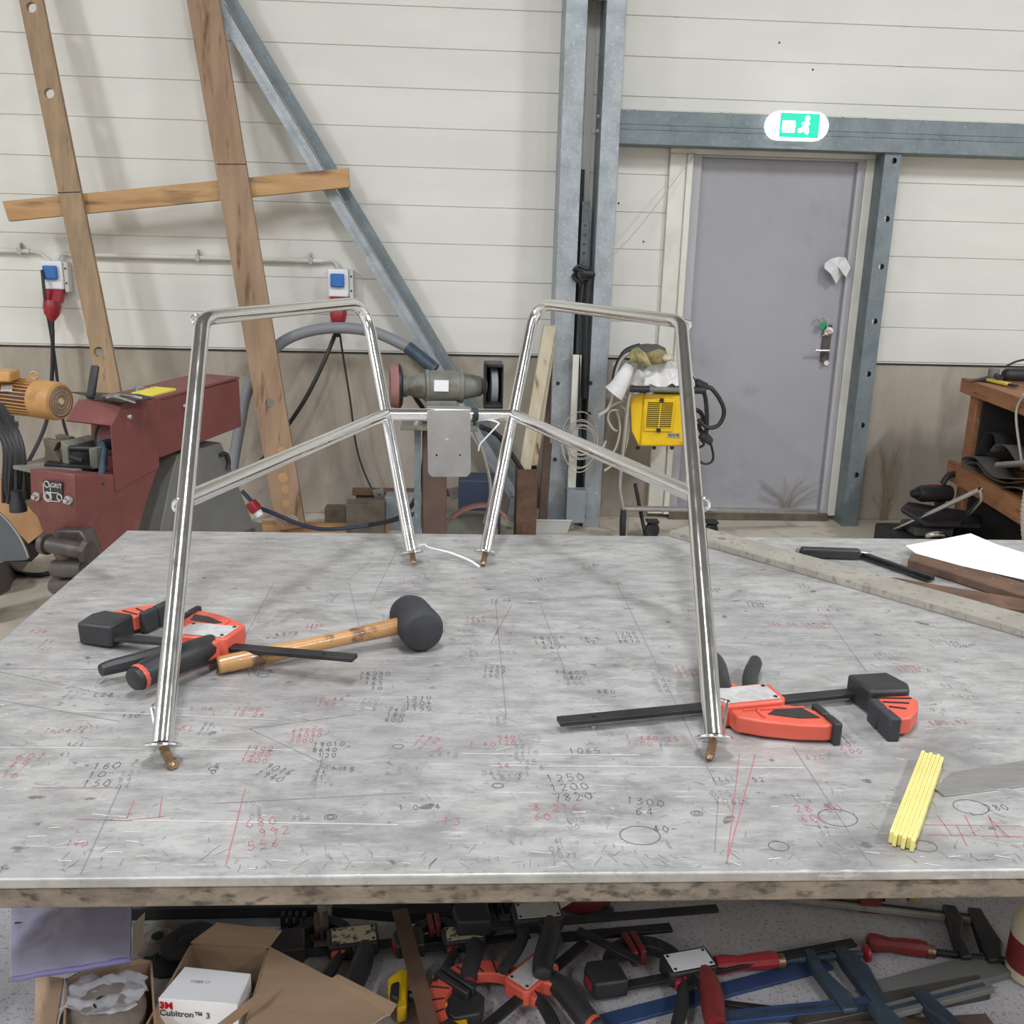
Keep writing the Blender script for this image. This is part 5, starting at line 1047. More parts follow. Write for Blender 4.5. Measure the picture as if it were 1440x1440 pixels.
# ------------------------------------------------------------------ quick clamps
def quick_clamp(label, M, body, grip, stripe, group=None, L=.53, bx=.245, lab=Mt['lab'], hx=0.0, sc=1, arch=None, name='bar_clamp'):
    t = thing(name, label, 'clamp', (0, 0, 0), group)
    F_ = lambda m: m
    bar = MB().plate((0, -.011, .012), (1, 0, 0), (0, 1, 0), (0, 0, 1), L-.01, .022, .007, [(.055, .011, .003)], seg=10)
    obj('bar', bar, Mt['iron'], t, bevel=.0008)
    b = bx
    obj('body', MB().xy([(b, -.045), (b+.1, -.045), (b+.108, -.034), (b+.108, .012), (b+.1, .02), (b+.006, .02), (b, .012)], .003, .038), body, t, bevel=.004)
    lb = obj('label_plate', MB().xy([(b+.006, -.038), (b+.098, -.038), (b+.098, .013), (b+.006, .013)], .038, .0392), lab, t, bevel=.001)
    for x in (.012, .092):
        for y in (-.032, .007): obj('screw', MB().lathe((b+x, y, .0392), (0, 0, 1), [(0, .0038), (.0012, .003)], 8), Mt['iron'], lb)
    if arch is None:
        obj('sliding_jaw', MB().xy([(b+.01, -.04), (b+.1, -.04), (b+.126, -.054), (b+.14, -.07), (b+.142, -.118), (b+.128, -.118), (b+.09, -.108), (b+.045, -.088), (b+.012, -.066)], .004, .03), body, t, bevel=.003)
        obj('jaw_inlay', MB().xy([(b+.09, -.05), (b+.122, -.062), (b+.132, -.095), (b+.10, -.09), (b+.06, -.068)], .0302, .0312), grip, t)
        obj('jaw_rib', MB().beam((b+.05, -.052, .031), (b+.05, -.078, .031), .004, .003).beam((b+.03, -.05, .031), (b+.126, -.06, .031), .004, .003), body, t)
        obj('jaw_pad', MB().xy([(b+.138, -.128), (b+.15, -.128), (b+.15, -.096), (b+.138, -.096)], .0, .036).xy([(b+.138, -.094), (b+.15, -.094), (b+.15, -.058), (b+.138, -.058)], .0, .036), Mt['black'], t, bevel=.003)
    gp = crv([(b+.03, .012, .022), (b+.036, .05, .024), (b+.05, .09, .024), (b+.066, .13, .022), (b+.072, .158, .02)], 4)
    obj('grip', MB().tube(gp, [.019+.004*math.sin(math.pi*i/(len(gp)-1)) for i in range(len(gp))], 14), grip, t)
    g2 = gp[-1]; gdv = (gp[-1]-gp[-2]).normalized()
    obj('grip_stripe', MB().lathe(g2-gdv*.012, gdv, [(0, .0203), (.004, .0213), (.009, .0205)], 16, cap=False), stripe, t)
    obj('grip_end', MB().lathe(g2, gdv, [(0, .0185), (.004, .0175), (.007, .011)], 14), Mt['black'], t)
    obj('grip_root', MB().xy([(b+.008, .018), (b+.06, .018), (b+.052, .04), (b+.018, .04)], .005, .036), body, t, bevel=.004)
    tg = crv([(b+.08, .016, .02), (b+.094, .05, .02), (b+.116, .09, .02), (b+.142, .125, .02), (b+.15, .14, .02)], 4)
    obj('trigger', MB().tube(tg, [.010+.003*math.sin(math.pi*i/(len(tg)-1)) for i in range(len(tg))], 10), Mt['black'], t)
    obj('release_lever', MB().xy([(b+.07, .018), (b+.1, .02), (b+.102, .034), (b+.082, .036)], .008, .03), stripe, t, bevel=.003)
    x = L-.03
    obj('fixed_head', MB().xy([(x-.008, -.05), (x+.056, -.058), (x+.07, -.036), (x+.062, .012), (x-.008, .016)], .002, .042), Mt['black'], t, bevel=.005)
    obj('head_button', MB().xy([(x+.06, -.022), (x+.0705, -.03), (x+.0655, -.002), (x+.0585, -.002)], .012, .034), stripe, t, bevel=.002)
    if arch is None:
        obj('fixed_jaw', MB().xy([(x+.004, -.05), (x+.056, -.056), (x+.06, -.075), (x+.042, -.1), (x+.01, -.125), (x-.012, -.125), (x-.014, -.085)], .005, .032), body, t, bevel=.003)
        m = MB()
        for q in (-.068, -.082, -.098): m.beam((x+.0, q+.012, .0325), (x+.052+(q+.068)*1.0, q, .0325), .003, .002)
        obj('jaw_rib', m, grip, t)
        obj('jaw_pad', MB().xy([(x-.03, -.132), (x-.012, -.136), (x-.010, -.1), (x-.026, -.098)], .0, .038).xy([(x-.026, -.096), (x-.01, -.098), (x-.006, -.066), (x-.02, -.062)], .0, .038), Mt['rubber'], t, bevel=.003)
    else:
        x0, x1 = b+.05, L-.005; cx_ = (x0+x1)/2; R = (x1-x0)/2; K = 9
        for nm, s0 in (('sliding_jaw', math.pi), ('fixed_jaw', math.pi*1.5+.08)):
            an = [s0+(math.pi/2-.08)*i/K for i in range(K+1)]
            o1 = [(cx_+R*math.cos(q), -.03+R*1.05*math.sin(q)) for q in an]; o2 = [(cx_+R*.7*math.cos(q), -.03+R*.68*math.sin(q)) for q in an[::-1]]
            o3 = [(cx_+R*.93*math.cos(q), -.03+R*.97*math.sin(q)) for q in an]
            j = obj(nm, MB().xy(o1+o2, .004, .028), body, t, bevel=.0025)
            m = MB()
            for q in an[1:-1:2]: m.beam((cx_+R*.72*math.cos(q), -.03+R*.70*math.sin(q), .0285), (cx_+R*.97*math.cos(q+.12), -.03+R*1.0*math.sin(q+.12), .0285), .003, .002)
            obj('jaw_rib', m, grip if body is not Mt['black'] else Mt['iron'], t)
        for k in (-1, 1): obj('jaw_pad', MB().bb((cx_+k*.009-.0065, -.03-R*1.1, .0), (cx_+k*.009+.0065, -.03-R*.35, .036)), arch, t, bevel=.003)
    t.matrix_world = M
    return t
def place(px0, py0, px1, py1, z, flip=False, tilt=0, sc=1):
    a = hz(px0, py0, z); b = hz(px1, py1, z); a.z = b.z = z
    ang = math.atan2(b.y-a.y, b.x-a.x); M = Matrix.Translation(a) @ Matrix.Rotation(ang, 4, 'Z')
    if tilt: M = M @ Matrix.Rotation(tilt, 4, 'Y')
    if flip: M = M @ Matrix.Diagonal((1, -1, 1, 1))
    return M @ Matrix.Scale(sc, 4)
quick_clamp('orange and black bar clamp lying at the right front of the table', place(785, 1028, 1215, 985, TZ), Mt['orange'], Mt['black'], Mt['orange'])
quick_clamp('orange and black bar clamp lying at the left, its bar across the mallet handle', place(500, 938, 165, 888, TZ+.03, tilt=.06), Mt['orange'], Mt['black'], Mt['orange'], L=.49, bx=.225)
# ------------------------------------------------------------------ rubber mallet
hm = thing('rubber_mallet', 'black rubber mallet with a varnished wooden handle lying on the table', 'mallet', hz(585, 890, TZ))
HR = .039; A = hz(303, 942, TZ+.014); hc = hz(577, 889, TZ); hc.z = TZ+HR+.001
A = hz(306, 936, TZ+.016); A.z = TZ+.016
hd = V((hc.x-A.x, hc.y-A.y, 0)).normalized(); hax = V((.64, -.77, 0)).normalized()
hc_ = hz(582, 874, TZ+HR); 
h0 = hz(547, 862, TZ+HR+.0); 
ca_ = hz(570, 858, TZ+HR); cb_ = hz(600, 893, TZ+HR); hax = (cb_-ca_).normalized(); mid = (ca_+cb_)/2; hl_ = .052
obj('head', MB().lathe(mid-hax*hl_, hax, [(0, HR*.78), (.004, HR*.9), (.012, HR*.93), (.018, HR), (.04, HR*1.0), (.052, HR*.96), (.066, HR), (.09, HR*1.0), (.098, HR*.93), (.102, HR*.88), (.104, HR*.8)], 36), Mt['rubber'], hm)
hv = (mid-A); hL = hv.length; hv.normalize()
obj('handle', MB().lathe(A, hv, [(0, .0125), (.003, .0148), (.05, .0155), (.12, .0135), (.2, .0128), (hL-.08, .0145), (hL-.03, .0155), (hL-.005, .0155)], 20), Mt['handle'], hm)
obj('handle_end', MB().lathe(A-hv*.0006, hv, [(0, .0122), (.0005, .0124)], 20), Mt['rustd'], hm)
# ------------------------------------------------------------------ folding rule
fr_ = thing('folding_rule', 'yellow folding rule lying folded at the right front of the table', 'ruler', hz(1285, 1120, TZ))
ra = hz(1268, 1181, TZ+.012); rb_ = hz(1311, 1064, TZ+.012); rd = (rb_-ra).normalized(); rw = V((rd.y, -rd.x, 0)); RL = (rb_-ra).length
for i in range(6):
    o0 = ra+rw*((i-2.5)*.0051); l0 = -.002 if i % 2 else .003
    o = MB().prism([o0-rw*.0022+rd*l0, o0+rw*.0022+rd*l0, o0+rw*.0022+rd*(RL+l0), o0-rw*.0022+rd*(RL+l0)], (0, 0, .0))
    m = MB().beam(o0+rd*l0-V((0, 0, .0)), o0+rd*(RL+l0), .0049, .016)
    obj('segment', m.move(Matrix.Translation((0, 0, -.003))), mat('rule_yellow', (226, 212, 136), (216, 200, 120), rough=.45, scale=20) if i == 0 else bpy.data.materials['rule_yellow'], fr_, bevel=.0008)
for s in (.012, RL-.012):
    for k in (-1, 1): obj('rivet', MB().lathe(ra+rd*s+rw*(k*.0152)+V((0, 0, -.003)), rw*k, [(0, .0045), (.0012, .0035)], 10), Mt['brass'], fr_)
m = MB()
for i in range(40):
    s = .01+(RL-.02)*i/39
    for j in range(6): c = ra+rw*((j-2.5)*.0051-.0008)+rd*s+V((0, 0, .0052)); m.add([c-rd*.0003, c+rw*.0022-rd*.0003, c+rw*.0022+rd*.0003, c+rd*.0003], [(0, 1, 2, 3)])
tag(obj('scale_marks', m, Mt['ink'], fr_, smooth=0), kind='stuff')
# ------------------------------------------------------------------ straightedge, bars, sheets on the right of the table
def flat(name, lab, cat, pts, z0, z1, mt, bevel=.001):
    o = obj(name, MB().prism([V((p.x, p.y, z0)) for p in [hz(x, y, z1) for x, y in pts]], (0, 0, z1-z0)), mt, bevel=bevel); return tag(o, lab, cat)
sE = thing('straightedge', 'long thick steel straightedge lying obliquely across the right of the table', 'straightedge', hz(1200, 820, TZ))
zt = TZ+.015
ea = hz(900, 715, zt); e2 = hz(1440, 868, zt); eb = hz(1440, 892, TZ)
E1 = hz(988, 741, zt); E2 = hz(1440, 863, zt); ed = (E2-E1).normalized(); ew = V((ed.y, -ed.x, 0)); EW = .062
e_bot = hz(985, 764, TZ)
EW = abs((hz(1200, 818.5, zt)-E1).dot(ew))
st0 = E1-ed*.03
obj('bar', MB().plate(V((st0.x, st0.y, TZ+.001)), ed, ew, (0, 0, 1), 1.3, EW, .014, [(.03+(hz(1023, 755, zt)-E1).dot(ed), EW*.5, .011), (.03+(hz(1036, 761, zt)-E1).dot(ed), EW*.6, .0042)]), Mt['alu'], sE)
m = MB()
for i in range(22):
    s = .05+.05*i+rnd.uniform(-.01, .01); m.beam(st0+ed*s+ew*(EW+.0003)-V((0, 0, .002)), st0+ed*s+ew*(EW+.0003)-V((0, 0, .012)), .0012, .0004, ew)
tag(obj('tick_marks', m, Mt['scrd'], sE, smooth=0), kind='stuff')
sc_ = thing('bevel_gauge', 'black-handled sliding gauge with steel blades behind the straightedge', 'hand tool', hz(1165, 780, TZ))
obj('handle', MB().beam(hz(1126, 776, TZ+.014), hz(1209, 779, TZ+.014), .022, .024), Mt['black'], sc_, bevel=.005)
obj('end_ring', MB().tube([hz(1122, 774, TZ+.012), hz(1127, 776, TZ+.012)], .008, 10), Mt['steelb'], sc_)
obj('ferrule', MB().beam(hz(1209, 777, TZ+.012), hz(1226, 779, TZ+.012), .018, .010), Mt['steelb'], sc_, bevel=.002)
obj('blade', MB().beam(hz(1208, 781, TZ+.006), hz(1310, 816, TZ+.006), .022, .003), Mt['iron'], sc_)
obj('blade', MB().beam(hz(1214, 779, TZ+.012), hz(1312, 812, TZ+.012), .012, .006), Mt['iron'], sc_)
flat('paper_sheet', 'white handwritten paper sheet lying at the right rear of the table', 'paper', [(1274, 767), (1330, 757), (1365, 750), (1400, 765), (1475, 788), (1475, 822), (1440, 815), (1350, 795), (1288, 778)], TZ+.022, TZ+.0225, Mt['paper'], 0)
m = MB(); o_ = []
rnd = random.Random(9)
for i in range(7):
    for j in range(9):
        if rnd.random() < .45: continue
        c = hz(1325+j*13+i*3, 764+i*6+j*3.4, TZ+.0228); m.add([c, c+V((.006, .001, 0)), c+V((.006, .0022, 0)), c+V((0, .0012, 0))], [(0, 1, 2, 3)])
o = obj('pencil_notes', m, Mt['lab'], smooth=0); o.parent = bpy.data.objects['paper_sheet']; o['kind'] = 'stuff'
flat('brown_bar', 'thick brown wooden bar, upper one in front of the paper sheet', 'bar', [(1277, 786), (1282, 778), (1300, 777), (1480, 831), (1480, 850)], TZ+.001, TZ+.021, Mt['rust'], .003)
flat('brown_bar', 'tapered rusty brown bar, lower one beside the straightedge', 'bar', [(1237, 811), (1262, 812), (1300, 819), (1480, 848), (1480, 862), (1400, 852), (1300, 830), (1276, 825)], TZ+.001, TZ+.014, Mt['rust'], .002)
bpy.data.objects['paper_sheet'].location.z += 0
flat('sheet_offcut', 'thin grey sheet steel offcut beside the yellow rule', 'sheet', [(1315, 1109), (1328, 1118), (1500, 1098), (1500, 1070), (1440, 1083)][:2]+[(1500, 1096), (1500, 1060), (1340, 1085)], TZ+.0008, TZ+.003, Mt['steelb'], 0)
# ------------------------------------------------------------------ on the shelf under the table
S_ = SZ
def hs2(x, y, h=0): return hz(x, y, S_+h)
def fshelf(name, lab, cat, pts, z0, z1, mt, bevel=.001):
    return flat(name, lab, cat, pts, S_+z0, S_+z1, mt, bevel)
# purple packet in film
pk = thing('purple_packet', 'purple packet wrapped in clear film leaning on the cardboard boxes', 'packet', hs2(100, 1320, .1))
n = 14; vs = []; fs = []
q0, q1, q2, q3 = hs2(16, 1276, .10), hs2(186, 1262, .10), hs2(184, 1352, .14), hs2(16, 1378, .13)
for i in range(n+1):
    for j in range(n+1):
        u, w = i/n, j/n; p = (q0*(1-u)+q1*u)*(1-w)+(q3*(1-u)+q2*u)*w
        p = p+V((0, 0, .006*math.sin(math.pi*u)*math.sin(math.pi*w)+.003*noise.noise(V((u*6, w*6, 1))))); vs.append(p)
for i in range(n):
    for j in range(n): a = i*(n+1)+j; fs.append((a, a+1, a+n+2, a+n+1))
o = obj('pack', MB().add(vs, fs), Mt['purple'], pk, smooth=60); sm = o.modifiers.new('t', 'SOLIDIFY'); sm.thickness = .006; sm.offset = 0
vs2 = []
for k, v in enumerate(vs):
    i, j = divmod(k, n+1); u, w = i/n, j/n; vs2.append(v+V((0, -.002, .007+.006*abs(noise.noise(V((u*9+w*4, w*9, 4))))+.004*noise.noise(V((u*14, w*14, 2))))))
obj('film', MB().add(vs2, fs), Mt['film'], pk, smooth=50)
obj('mark', MB().box(hs2(26, 1298, .118), (.010, .004, .001)), Mt['black'], pk)
# boxes
def open_box(name, lab, base, hgt, th=.003, mt=Mt['board'], flaps=()):
    t = thing(name, lab, 'cardboard box', sum(base, V((0, 0, 0)))/len(base)); m = MB()
    m.prism(base, (0, 0, th)); obj('bottom', m, mt, t); k = len(base); c = sum(base, V((0, 0, 0)))/k
    for i in range(k):
        a, b = base[i], base[(i+1) % k]; nn = (c-(a+b)/2); d = (b-a).normalized(); nn = (nn-d*nn.dot(d)); nn.z = 0; nn.normalize()
        obj('side', MB().prism([a+V((0, 0, th)), b+V((0, 0, th)), b+nn*th+V((0, 0, th)), a+nn*th+V((0, 0, th))], (0, 0, hgt-th)), mt, t)
    for f in flaps: 
        nn = (f[1]-f[0]).cross(f[2]-f[1]).normalized()*th; obj('flap', MB().prism(f, nn), mt, t)
    return t
HB = .085
B0, B1, B2 = hs2(92, 1377, HB), hs2(214, 1352, HB), hs2(222, 1480, HB)
B3 = B0+(B2-B1)
base = [V((p.x, p.y, S_+.001)) for p in (B0, B1, B2, B3)]
ob = open_box('cardboard_box', 'small open cardboard box holding a film-wrapped grinding disc, lower left on the shelf', base, HB, flaps=[[hs2(91, 1377, HB), hs2(52, 1372, HB-.02), hs2(50, 1480, HB-.03), hs2(74, 1480, HB)], [hs2(92, 1377, HB), hs2(214, 1351, HB), hs2(196, 1347, HB+.008), hs2(120, 1362, HB+.008)]])
gd = thing('wrapped_disc', 'grinding disc wrapped in clear film inside the small cardboard box', 'grinding disc', hs2(150, 1428, .05))
c = hs2(147, 1434, .055)
obj('disc', MB().lathe(c, (0, -.15, 1), [(0, .01), (0, .052), (.012, .054), (.022, .045), (.03, .028), (.03, .012)], 32, cap=False), Mt['disc'], gd)
obj('bore', MB().lathe(c+V((0, -.004, .031)), (0, -.15, 1), [(0, .0105), (.0005, .0105)], 20), Mt['dark'], gd)
crumple('film', c+V((0, .012, .03)), .095, .075, .010, 3, Mt['film'], gd, th=.0005)
o = fshelf('card_flap', 'cream card strip standing behind the purple packet', 'card', [(186, 1300), (204, 1282), (200, 1330), (186, 1350)], .06, .064, Mt['cream'])
for (x, y, r, z, mt, lab) in ((222, 1322, .040, .002, Mt['disc'], 'brown-grey grinding disc lying beside the black rack'), (266, 1325, .042, .016, Mt['discd'], 'black grinding disc leaning on the brown-grey disc'), (240, 1350, .040, .0, Mt['discd'], 'black disc under the other two discs near the small box'), (408, 1335, .036, .002, Mt['discd'], 'dark disc with a bright bore behind the large cardboard box')):
    c = hs2(x, y, z); nrm = V((0, 0, 1)) if z < .01 else V((-.15, 0, 1)).normalized()
    t = thing('grinding_disc', lab, 'grinding disc', c)
    obj('disc', MB().lathe(c, nrm, [(0, r*.3), (0, r), (.004, r), (.007, r*.55), (.005, r*.45), (.005, r*.3)], 32, cap=False), mt, t)
    obj('hub', MB().lathe(c+nrm*.004, nrm, [(0, .011), (.002, .0155), (.003, .011)], 20), Mt['cast'] if mt is Mt['disc'] or x > 400 else Mt['discd'], t)
    obj('bore', MB().lathe(c+nrm*.0075, nrm, [(0, .0095), (.0005, .0095)], 16), Mt['dark'] if x < 400 else Mt['white'], t)
# black toothed rack
rk = thing('black_rack', 'long black toothed plastic rack at the rear left of the shelf', 'rack', hs2(320, 1275, .03))
za = .03
rk0, rk1 = hs2(180, 1262, za), hs2(446, 1256, za); rk2, rk3 = hs2(446, 1273, za), hs2(180, 1277, za)
obj('body', MB().prism([V((p.x, p.y, S_+.006)) for p in (rk0, rk1, rk2, rk3)], (0, 0, za-.006)), Mt['black'], rk, bevel=.004)
obj('grey_base', MB().prism([V((p.x, p.y, S_)) for p in (hs2(180, 1292, .006), hs2(438, 1292, .006), hs2(438, 1298, .006), hs2(180, 1299, .006))], (0, 0, .006)), Mt['greyd'], rk)
for i in range(21): p = hs2(200+9.6*i, 1265-.1*i, za); obj('tooth', MB().box(p+V((0, 0, .001)), (.003, .003, .003)), Mt['lab'], rk)
for i in range(4): p = hs2(398+10*i, 1292, .02); obj('lug', MB().bb((p.x-.003, p.y-.006, S_), (p.x+.003, p.y+.006, S_+.03)), Mt['black'], rk)
# large open box with the white carton
HC = .075
bx = thing('cardboard_box', 'large torn-open cardboard box with long flaps in the middle of the shelf', 'cardboard box', hs2(320, 1400, .04))
def quad(name, pts, mt, par, th=.003, bevel=0):
    nn = (pts[1]-pts[0]).cross(pts[2]-pts[1]).normalized()*th; return obj(name, MB().prism(pts, nn), mt, par, bevel=bevel)
K0, K1 = hs2(268, 1327, HC), hs2(378, 1334, HC)
quad('back_side', [V((K0.x, K0.y, S_+.001)), V((K1.x, K1.y, S_+.001)), K1, K0], Mt['board'], bx)
quad('back_flap', [K0, K1, hs2(396, 1310, HC+.005), hs2(306, 1299, HC+.01)], Mt['board'], bx)
L1 = hs2(222, 1400, HC); quad('left_side', [V((K0.x, K0.y, S_+.001)), K0, hs2(205, 1440, HC), hs2(190, 1500, HC), V((hs2(190, 1500, HC).x, hs2(190, 1500, HC).y, S_+.001))], Mt['board'], bx)
R1_ = hs2(350, 1400, HC)
quad('right_side', [K1, V((K1.x, K1.y, S_+.001)), V((hs2(330, 1500, HC).x, hs2(330, 1500, HC).y, S_+.001)), hs2(330, 1500, HC)], Mt['board'], bx)
quad('right_flap', [K1, hs2(460, 1376, HC+.01), hs2(556, 1416, HC), hs2(545, 1428, HC-.005), hs2(480, 1470, HC-.01), hs2(330, 1500, HC)], Mt['board'], bx)
quad('flap_edge', [hs2(463, 1377, HC+.012), hs2(476, 1370, HC+.012), hs2(558, 1412, HC+.003), hs2(548, 1427, HC)], Mt['board'], bx)
quad('front_flap', [hs2(381, 1382, HC+.03), hs2(365, 1410, HC+.02), hs2(300, 1460, HC+.01), hs2(290, 1452, HC+.03)], Mt['board'], bx)
wc = thing('white_carton', 'white carton of abrasive discs standing in the large cardboard box', 'carton', hs2(285, 1400, .05))
C_ = [hs2(222, 1404, HC+.01), hs2(260, 1359, HC+.01), hs2(353, 1369, HC+.01), hs2(334, 1412, HC+.01)]
zt_ = S_+HC+.01
obj('carton_body', MB().prism([V((p.x, p.y, S_+.005)) for p in C_], (0, 0, HC+.005)), Mt['paper'], wc, bevel=.001)
fx_ = (C_[3]-C_[0]).normalized(); zv = V((0, 0, 1)); fo = C_[0]; fn = fx_.cross(zv)
ff = lambda x, y: pl(x, y, fo, fn)
p_ = ff(225, 1416.5); hh_ = .0085
text3('3M', ff(225, 1417), fx_, zv, .014, mat('print_red', (200, 20, 40), rough=.5), 'lettering', wc, lift=.0006, bold=.0006)
text3('Cubitron\u2122 3', ff(225, 1427), fx_, zv, .0125, Mt['ink'], 'lettering', wc, lift=.0006, bold=.0002)
tv = (C_[2]-C_[1]).normalized(); text3('CUBR 17', hs2(267, 1382, HC+.011), fx_, V((0, 0, 1)).cross(fx_), .007, Mt['lab'], 'lettering', wc, lift=.0005)
# bars on the shelf
def sbar(name, lab, cat, a, b, w, z, t, mt, bevel=.001):
    P_, Q_ = hs2(*a, z+t), hs2(*b, z+t); o = obj(name, MB().beam(P_-V((0, 0, t/2)), Q_-V((0, 0, t/2)), w, t), mt, bevel=bevel); return tag(o, lab, cat)
sbar('steel_bar', 'dark steel angle bar under the table edge behind the clamps', 'steel bar', (470, 1266), (700, 1285), .032, .0, .02, Mt['iron'])
sbar('steel_bar', 'bright-edged flat bar at the very back of the shelf', 'steel bar', (555, 1256), (720, 1268), .006, .0, .03, Mt['steelb'])
sbar('flat_bar', 'rusty flat bar crossing over the clamps at the middle left of the shelf', 'steel bar', (562, 1278), (612, 1470), .024, .046, .004, Mt['rust'])
sbar('flat_bar', 'dark flat bar running obliquely down to the red and black clamp', 'steel bar', (812, 1306), (900, 1350), .014, .05, .005, Mt['iron'])
sbar('blue_bar', 'flat blue painted bar under the red and black clamp', 'steel bar', (845, 1436), (1165, 1352), .026, .0, .006, Mt['bluep'])
sbar('flat_bar', 'brown flat bar along the bottom edge of the picture', 'steel bar', (1060, 1452), (1392, 1432), .02, .0, .008, Mt['rustd'])
sbar('grey_plate', 'grey steel plate edge under the front screw clamp', 'steel plate', (1120, 1430), (1385, 1380), .03, .0, .02, Mt['ironl'])
sbar('grey_channel', 'grey steel channel running to the right end of the shelf', 'steel bar', (1220, 1402), (1405, 1352), .05, .0, .012, Mt['grey'])
sbar('flat_bar', 'thin black bar ending under the blue screw clamp', 'steel bar', (1010, 1408), (1150, 1425), .010, .012, .005, Mt['iron'])
# clamps on the shelf
def sclamp(lab, a, b, z, f0, body, grip, stripe, lb=Mt['laby'], sc=.72, pad=Mt['black']):
    P_, Q_ = hz(*a, S_+z), hz(*b, S_+z); d = (Q_-P_).length/sc
    return quick_clamp(lab, place(*a, *b, S_+z, False, 0, sc), body, grip, stripe, 'clamps heaped on the shelf under the table', L=d+.03, bx=f0*d, lab=lb, arch=pad)
sclamp('black bar clamp with a worn yellow label beside the cardboard flap', (690, 1318), (424, 1350), .004, .60, Mt['black'], Mt['black'], Mt['orange'], Mt['laby'], pad=Mt['rustd'])
sclamp('black bar clamp with red trigger and torn label left of centre on the shelf', (745, 1322), (592, 1342), .022, .42, Mt['black'], Mt['rubber'], Mt['red'], Mt['laby'], .6, Mt['redw'])
sclamp('black bar clamp with a long grey label and its bar pointing far to the right', (1008, 1286), (684, 1312), .04, .68, Mt['black'], Mt['black'], Mt['black'], Mt['lab'], .72)
sclamp('orange bar clamp with a blank grey label at the bottom of the shelf', (822, 1334), (655, 1478), .02, .30, Mt['orange'], Mt['black'], Mt['orange'], Mt['lab'], .72)
sclamp('black bar clamp with red grips and a silver label right of centre', (1200, 1334), (874, 1396), .012, .62, Mt['black'], Mt['redw'], Mt['red'], Mt['white'], .72, Mt['redw'])
sbar('flat_bar', 'second dark clamp bar ending just below the long right-pointing one', 'steel bar', (790, 1316), (944, 1302), .018, .018, .006, Mt['iron'])
yc = thing('yellow_clamp', 'small yellow and black spring clamp under the rusty flat bar', 'clamp', hs2(600, 1390, .02), None)
def yb_(n_, pts, z0, z1, mt): obj(n_, MB().prism([V((p.x, p.y, S_+z0)) for p in [hs2(x, y, z1) for x, y in pts]], (0, 0, z1-z0)), mt, yc, bevel=.003)
yb_('jaw', [(545, 1375), (565, 1360), (575, 1365), (572, 1415), (558, 1418), (560, 1385), (546, 1395)], .004, .03, Mt['yellow'])
yb_('jaw', [(608, 1372), (618, 1360), (626, 1372), (622, 1390), (630, 1410), (618, 1424), (606, 1395)], .01, .034, Mt['yellow'])
yb_('pad', [(550, 1382), (562, 1378), (560, 1404), (548, 1400)], .03, .04, Mt['black'])
yb_('body', [(630, 1395), (665, 1388), (682, 1400), (676, 1425), (640, 1432), (618, 1420)], .002, .03, Mt['black'])
yb_('foot', [(632, 1426), (656, 1424), (658, 1445), (634, 1445)], .002, .025, Mt['yellow'])
cable_ = obj('spring', MB().tube([hs2(572, 1400, .018), hs2(620, 1405, .018)], .007, 10), Mt['black'], yc)
tg_ = thing('price_tag', 'white tag with a red square on the heap behind the black clamps', 'tag', hs2(780, 1262, .05))
q = [hs2(771, 1247, .06), hs2(804, 1268, .06), hs2(783, 1281, .055), hs2(757, 1265, .055)]
quad('card', q, Mt['white'], tg_, .001)
cqd = sum(q, V((0, 0, 0)))/4
quad('red_print', [cqd+(p-cqd)*.45+V((-.004, .002, .0018)) for p in q], Mt['red'], tg_, .0004)
rt = thing('red_tool', 'dark red power tool end behind the tagged card', 'tool', hs2(820, 1255, .03))
blob('housing', hs2(815, 1256, .03), (.055, .04, .03), Mt['redw'], rt, 2, amp=.12)
blob('lower_housing', hs2(838, 1280, .012), (.03, .02, .012), Mt['iron'], rt, 4, amp=.1)
blob('green_reel', hs2(683, 1300, .02), (.022, .018, .018), mat('dull_green', (52, 74, 52), rough=.6), rt, 7, amp=.08)
bpy.data.objects['green_reel'].parent = None; gr_ = bpy.data.objects['green_reel']; gr_.location = BASE[rt.name]; tag(gr_, 'small round dull green reel among the black clamps', 'reel')
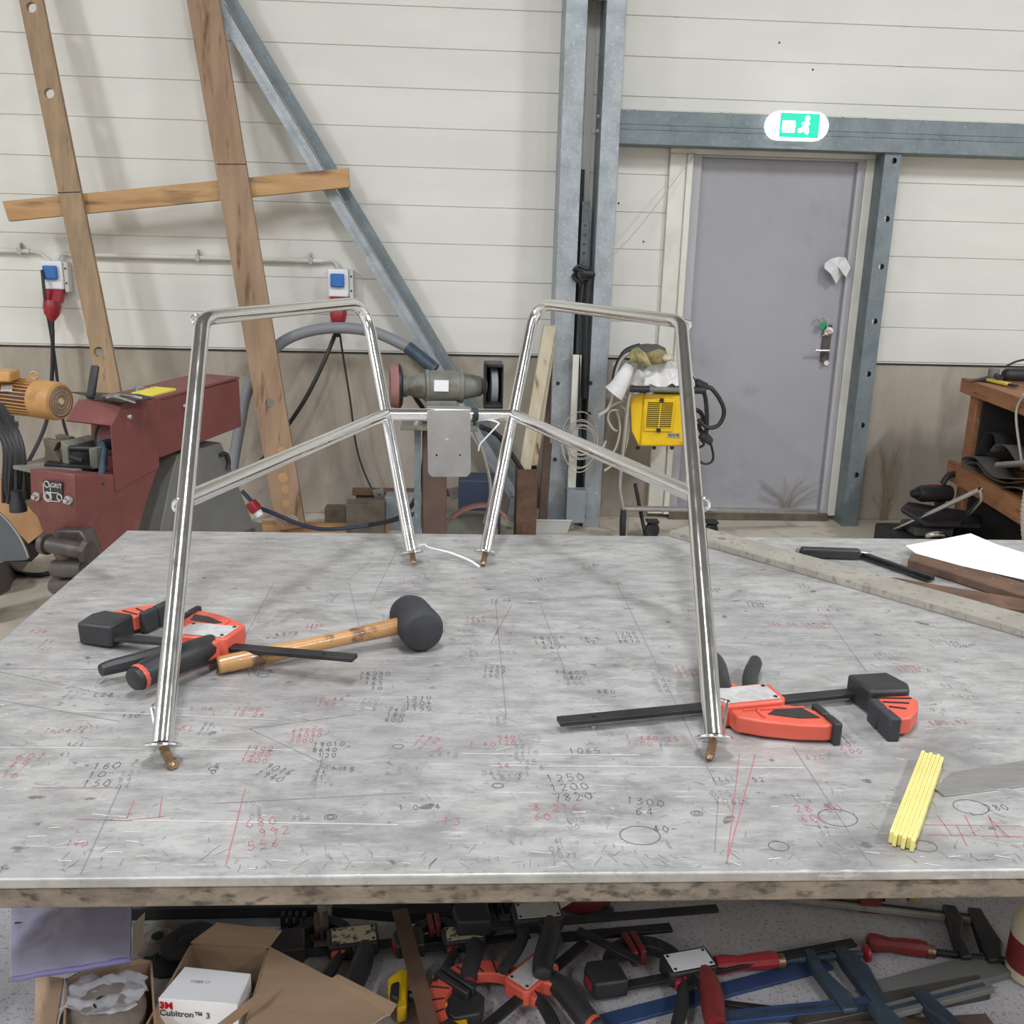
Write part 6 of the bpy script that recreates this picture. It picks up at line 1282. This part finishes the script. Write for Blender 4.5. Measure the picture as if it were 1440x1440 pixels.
# screw clamps
def fclamp(lab, M, L, arm, slide, hl, bar=Mt['greyd'], armmt=Mt['iron'], hmt=Mt['redw'], al=.11):
    t = thing('screw_clamp', lab, 'clamp', (0, 0, 0), 'screw clamps on the shelf')
    obj('rail', MB().beam((0, 0, .008), (L, 0, .008), .022, .009), bar, t, bevel=.001)
    obj('rail_groove', MB().beam((.01, 0, .0128), (L-.02, 0, .0128), .007, .0006), armmt, t)
    def arm_(x, s): return MB().xy([(x-.011, .016), (x+.011, .016), (x+.014, -.02), (x+.010*s+.010, -al*.6), (x+.004, -al), (x-.014, -al-.004), (x-.016, -al*.7), (x-.012, -.02)], .0, .018)
    obj('fixed_arm', arm_(L-.01, 1), armmt, t, bevel=.003)
    obj('sliding_arm', arm_(slide, -1), armmt, t, bevel=.003)
    y = -al+.01
    n_ = 26; ps = [(slide-.02, y, .009)]; sl = .10
    obj('spindle', MB().lathe((slide-sl*.5, y, .009), (1, 0, 0), [(sl*1.3*k/(2*n_), .0062 if k % 2 else .005) for k in range(2*n_)], 12), armmt, t)
    obj('swivel_foot', MB().lathe((slide+sl*.8, y, .009), (1, 0, 0), [(0, .008), (.003, .013), (.008, .013), (.010, .009)], 18), hmt, t)
    obj('ferrule', MB().lathe((slide-sl*.5, y, .009), (-1, 0, 0), [(0, .0105), (.012, .0115)], 16), Mt['brass'], t)
    obj('handle', MB().lathe((slide-sl*.5-.012, y, .0125), (-1, 0, 0), [(0, .0115), (.01, .0135), (hl*.4, .0125), (hl*.6, .011), (hl*.85, .0145), (hl*.97, .0135), (hl, .009)], 10), hmt, t)
    t.matrix_world = M; return t
fclamp('large grey screw clamp whose long rail runs along the back right of the shelf', place(1036, 1258, 1395, 1300, S_+.002), .395, 0, .345, .09, bar=Mt['alu'])
fclamp('old screw clamp with a red wooden handle crossing the grey channel', place(1390, 1392, 1215, 1438, S_+.022, True), .2, 0, .115, .08, bar=Mt['grey'], armmt=Mt['steelblue'])
fclamp('blue-grey screw clamp with a bright red handle at the end of the blue bar', place(1010, 1440, 1230, 1418, S_+.008, True), .25, 0, .19, .10, bar=Mt['bluep'], armmt=Mt['steelblue'], hmt=Mt['red'])
bo = thing('cream_bottle', 'cream bottle with a red label at the right edge of the shelf', 'bottle', hs2(1440, 1400, .0))
c = hs2(1452, 1372, .0); obj('bottle_body', MB().lathe(V((c.x, c.y, S_+.001)), (0, 0, 1), [(0, .036), (.004, .04), (.09, .04), (.11, .03), (.12, .016), (.13, .016)], 28), Mt['cream'], bo)
obj('label', MB().lathe(V((c.x, c.y, S_+.02)), (0, 0, 1), [(0, .0404), (.05, .0404)], 28, cap=False), Mt['redw'], bo)
rp = thing('red_pack', 'red and yellow packet at the back right of the shelf', 'packet', hs2(1225, 1255, .02))
def rq(n_, pts, z, mt, t=.003): obj(n_, MB().prism([V((p.x, p.y, S_)) for p in [hs2(x, y, z) for x, y in pts]], (0, 0, z)), mt, rp, bevel=.001)
rq('red_box', [(1190, 1240), (1283, 1238), (1280, 1252), (1243, 1254), (1240, 1271), (1212, 1269)], .02, Mt['redw'])
rq('yellow_end', [(1284, 1238), (1300, 1238), (1294, 1252), (1281, 1253)], .018, Mt['yellow'])
rq('clear_bag', [(1244, 1256), (1270, 1252), (1276, 1262), (1258, 1274), (1245, 1270)], .012, Mt['tub'])
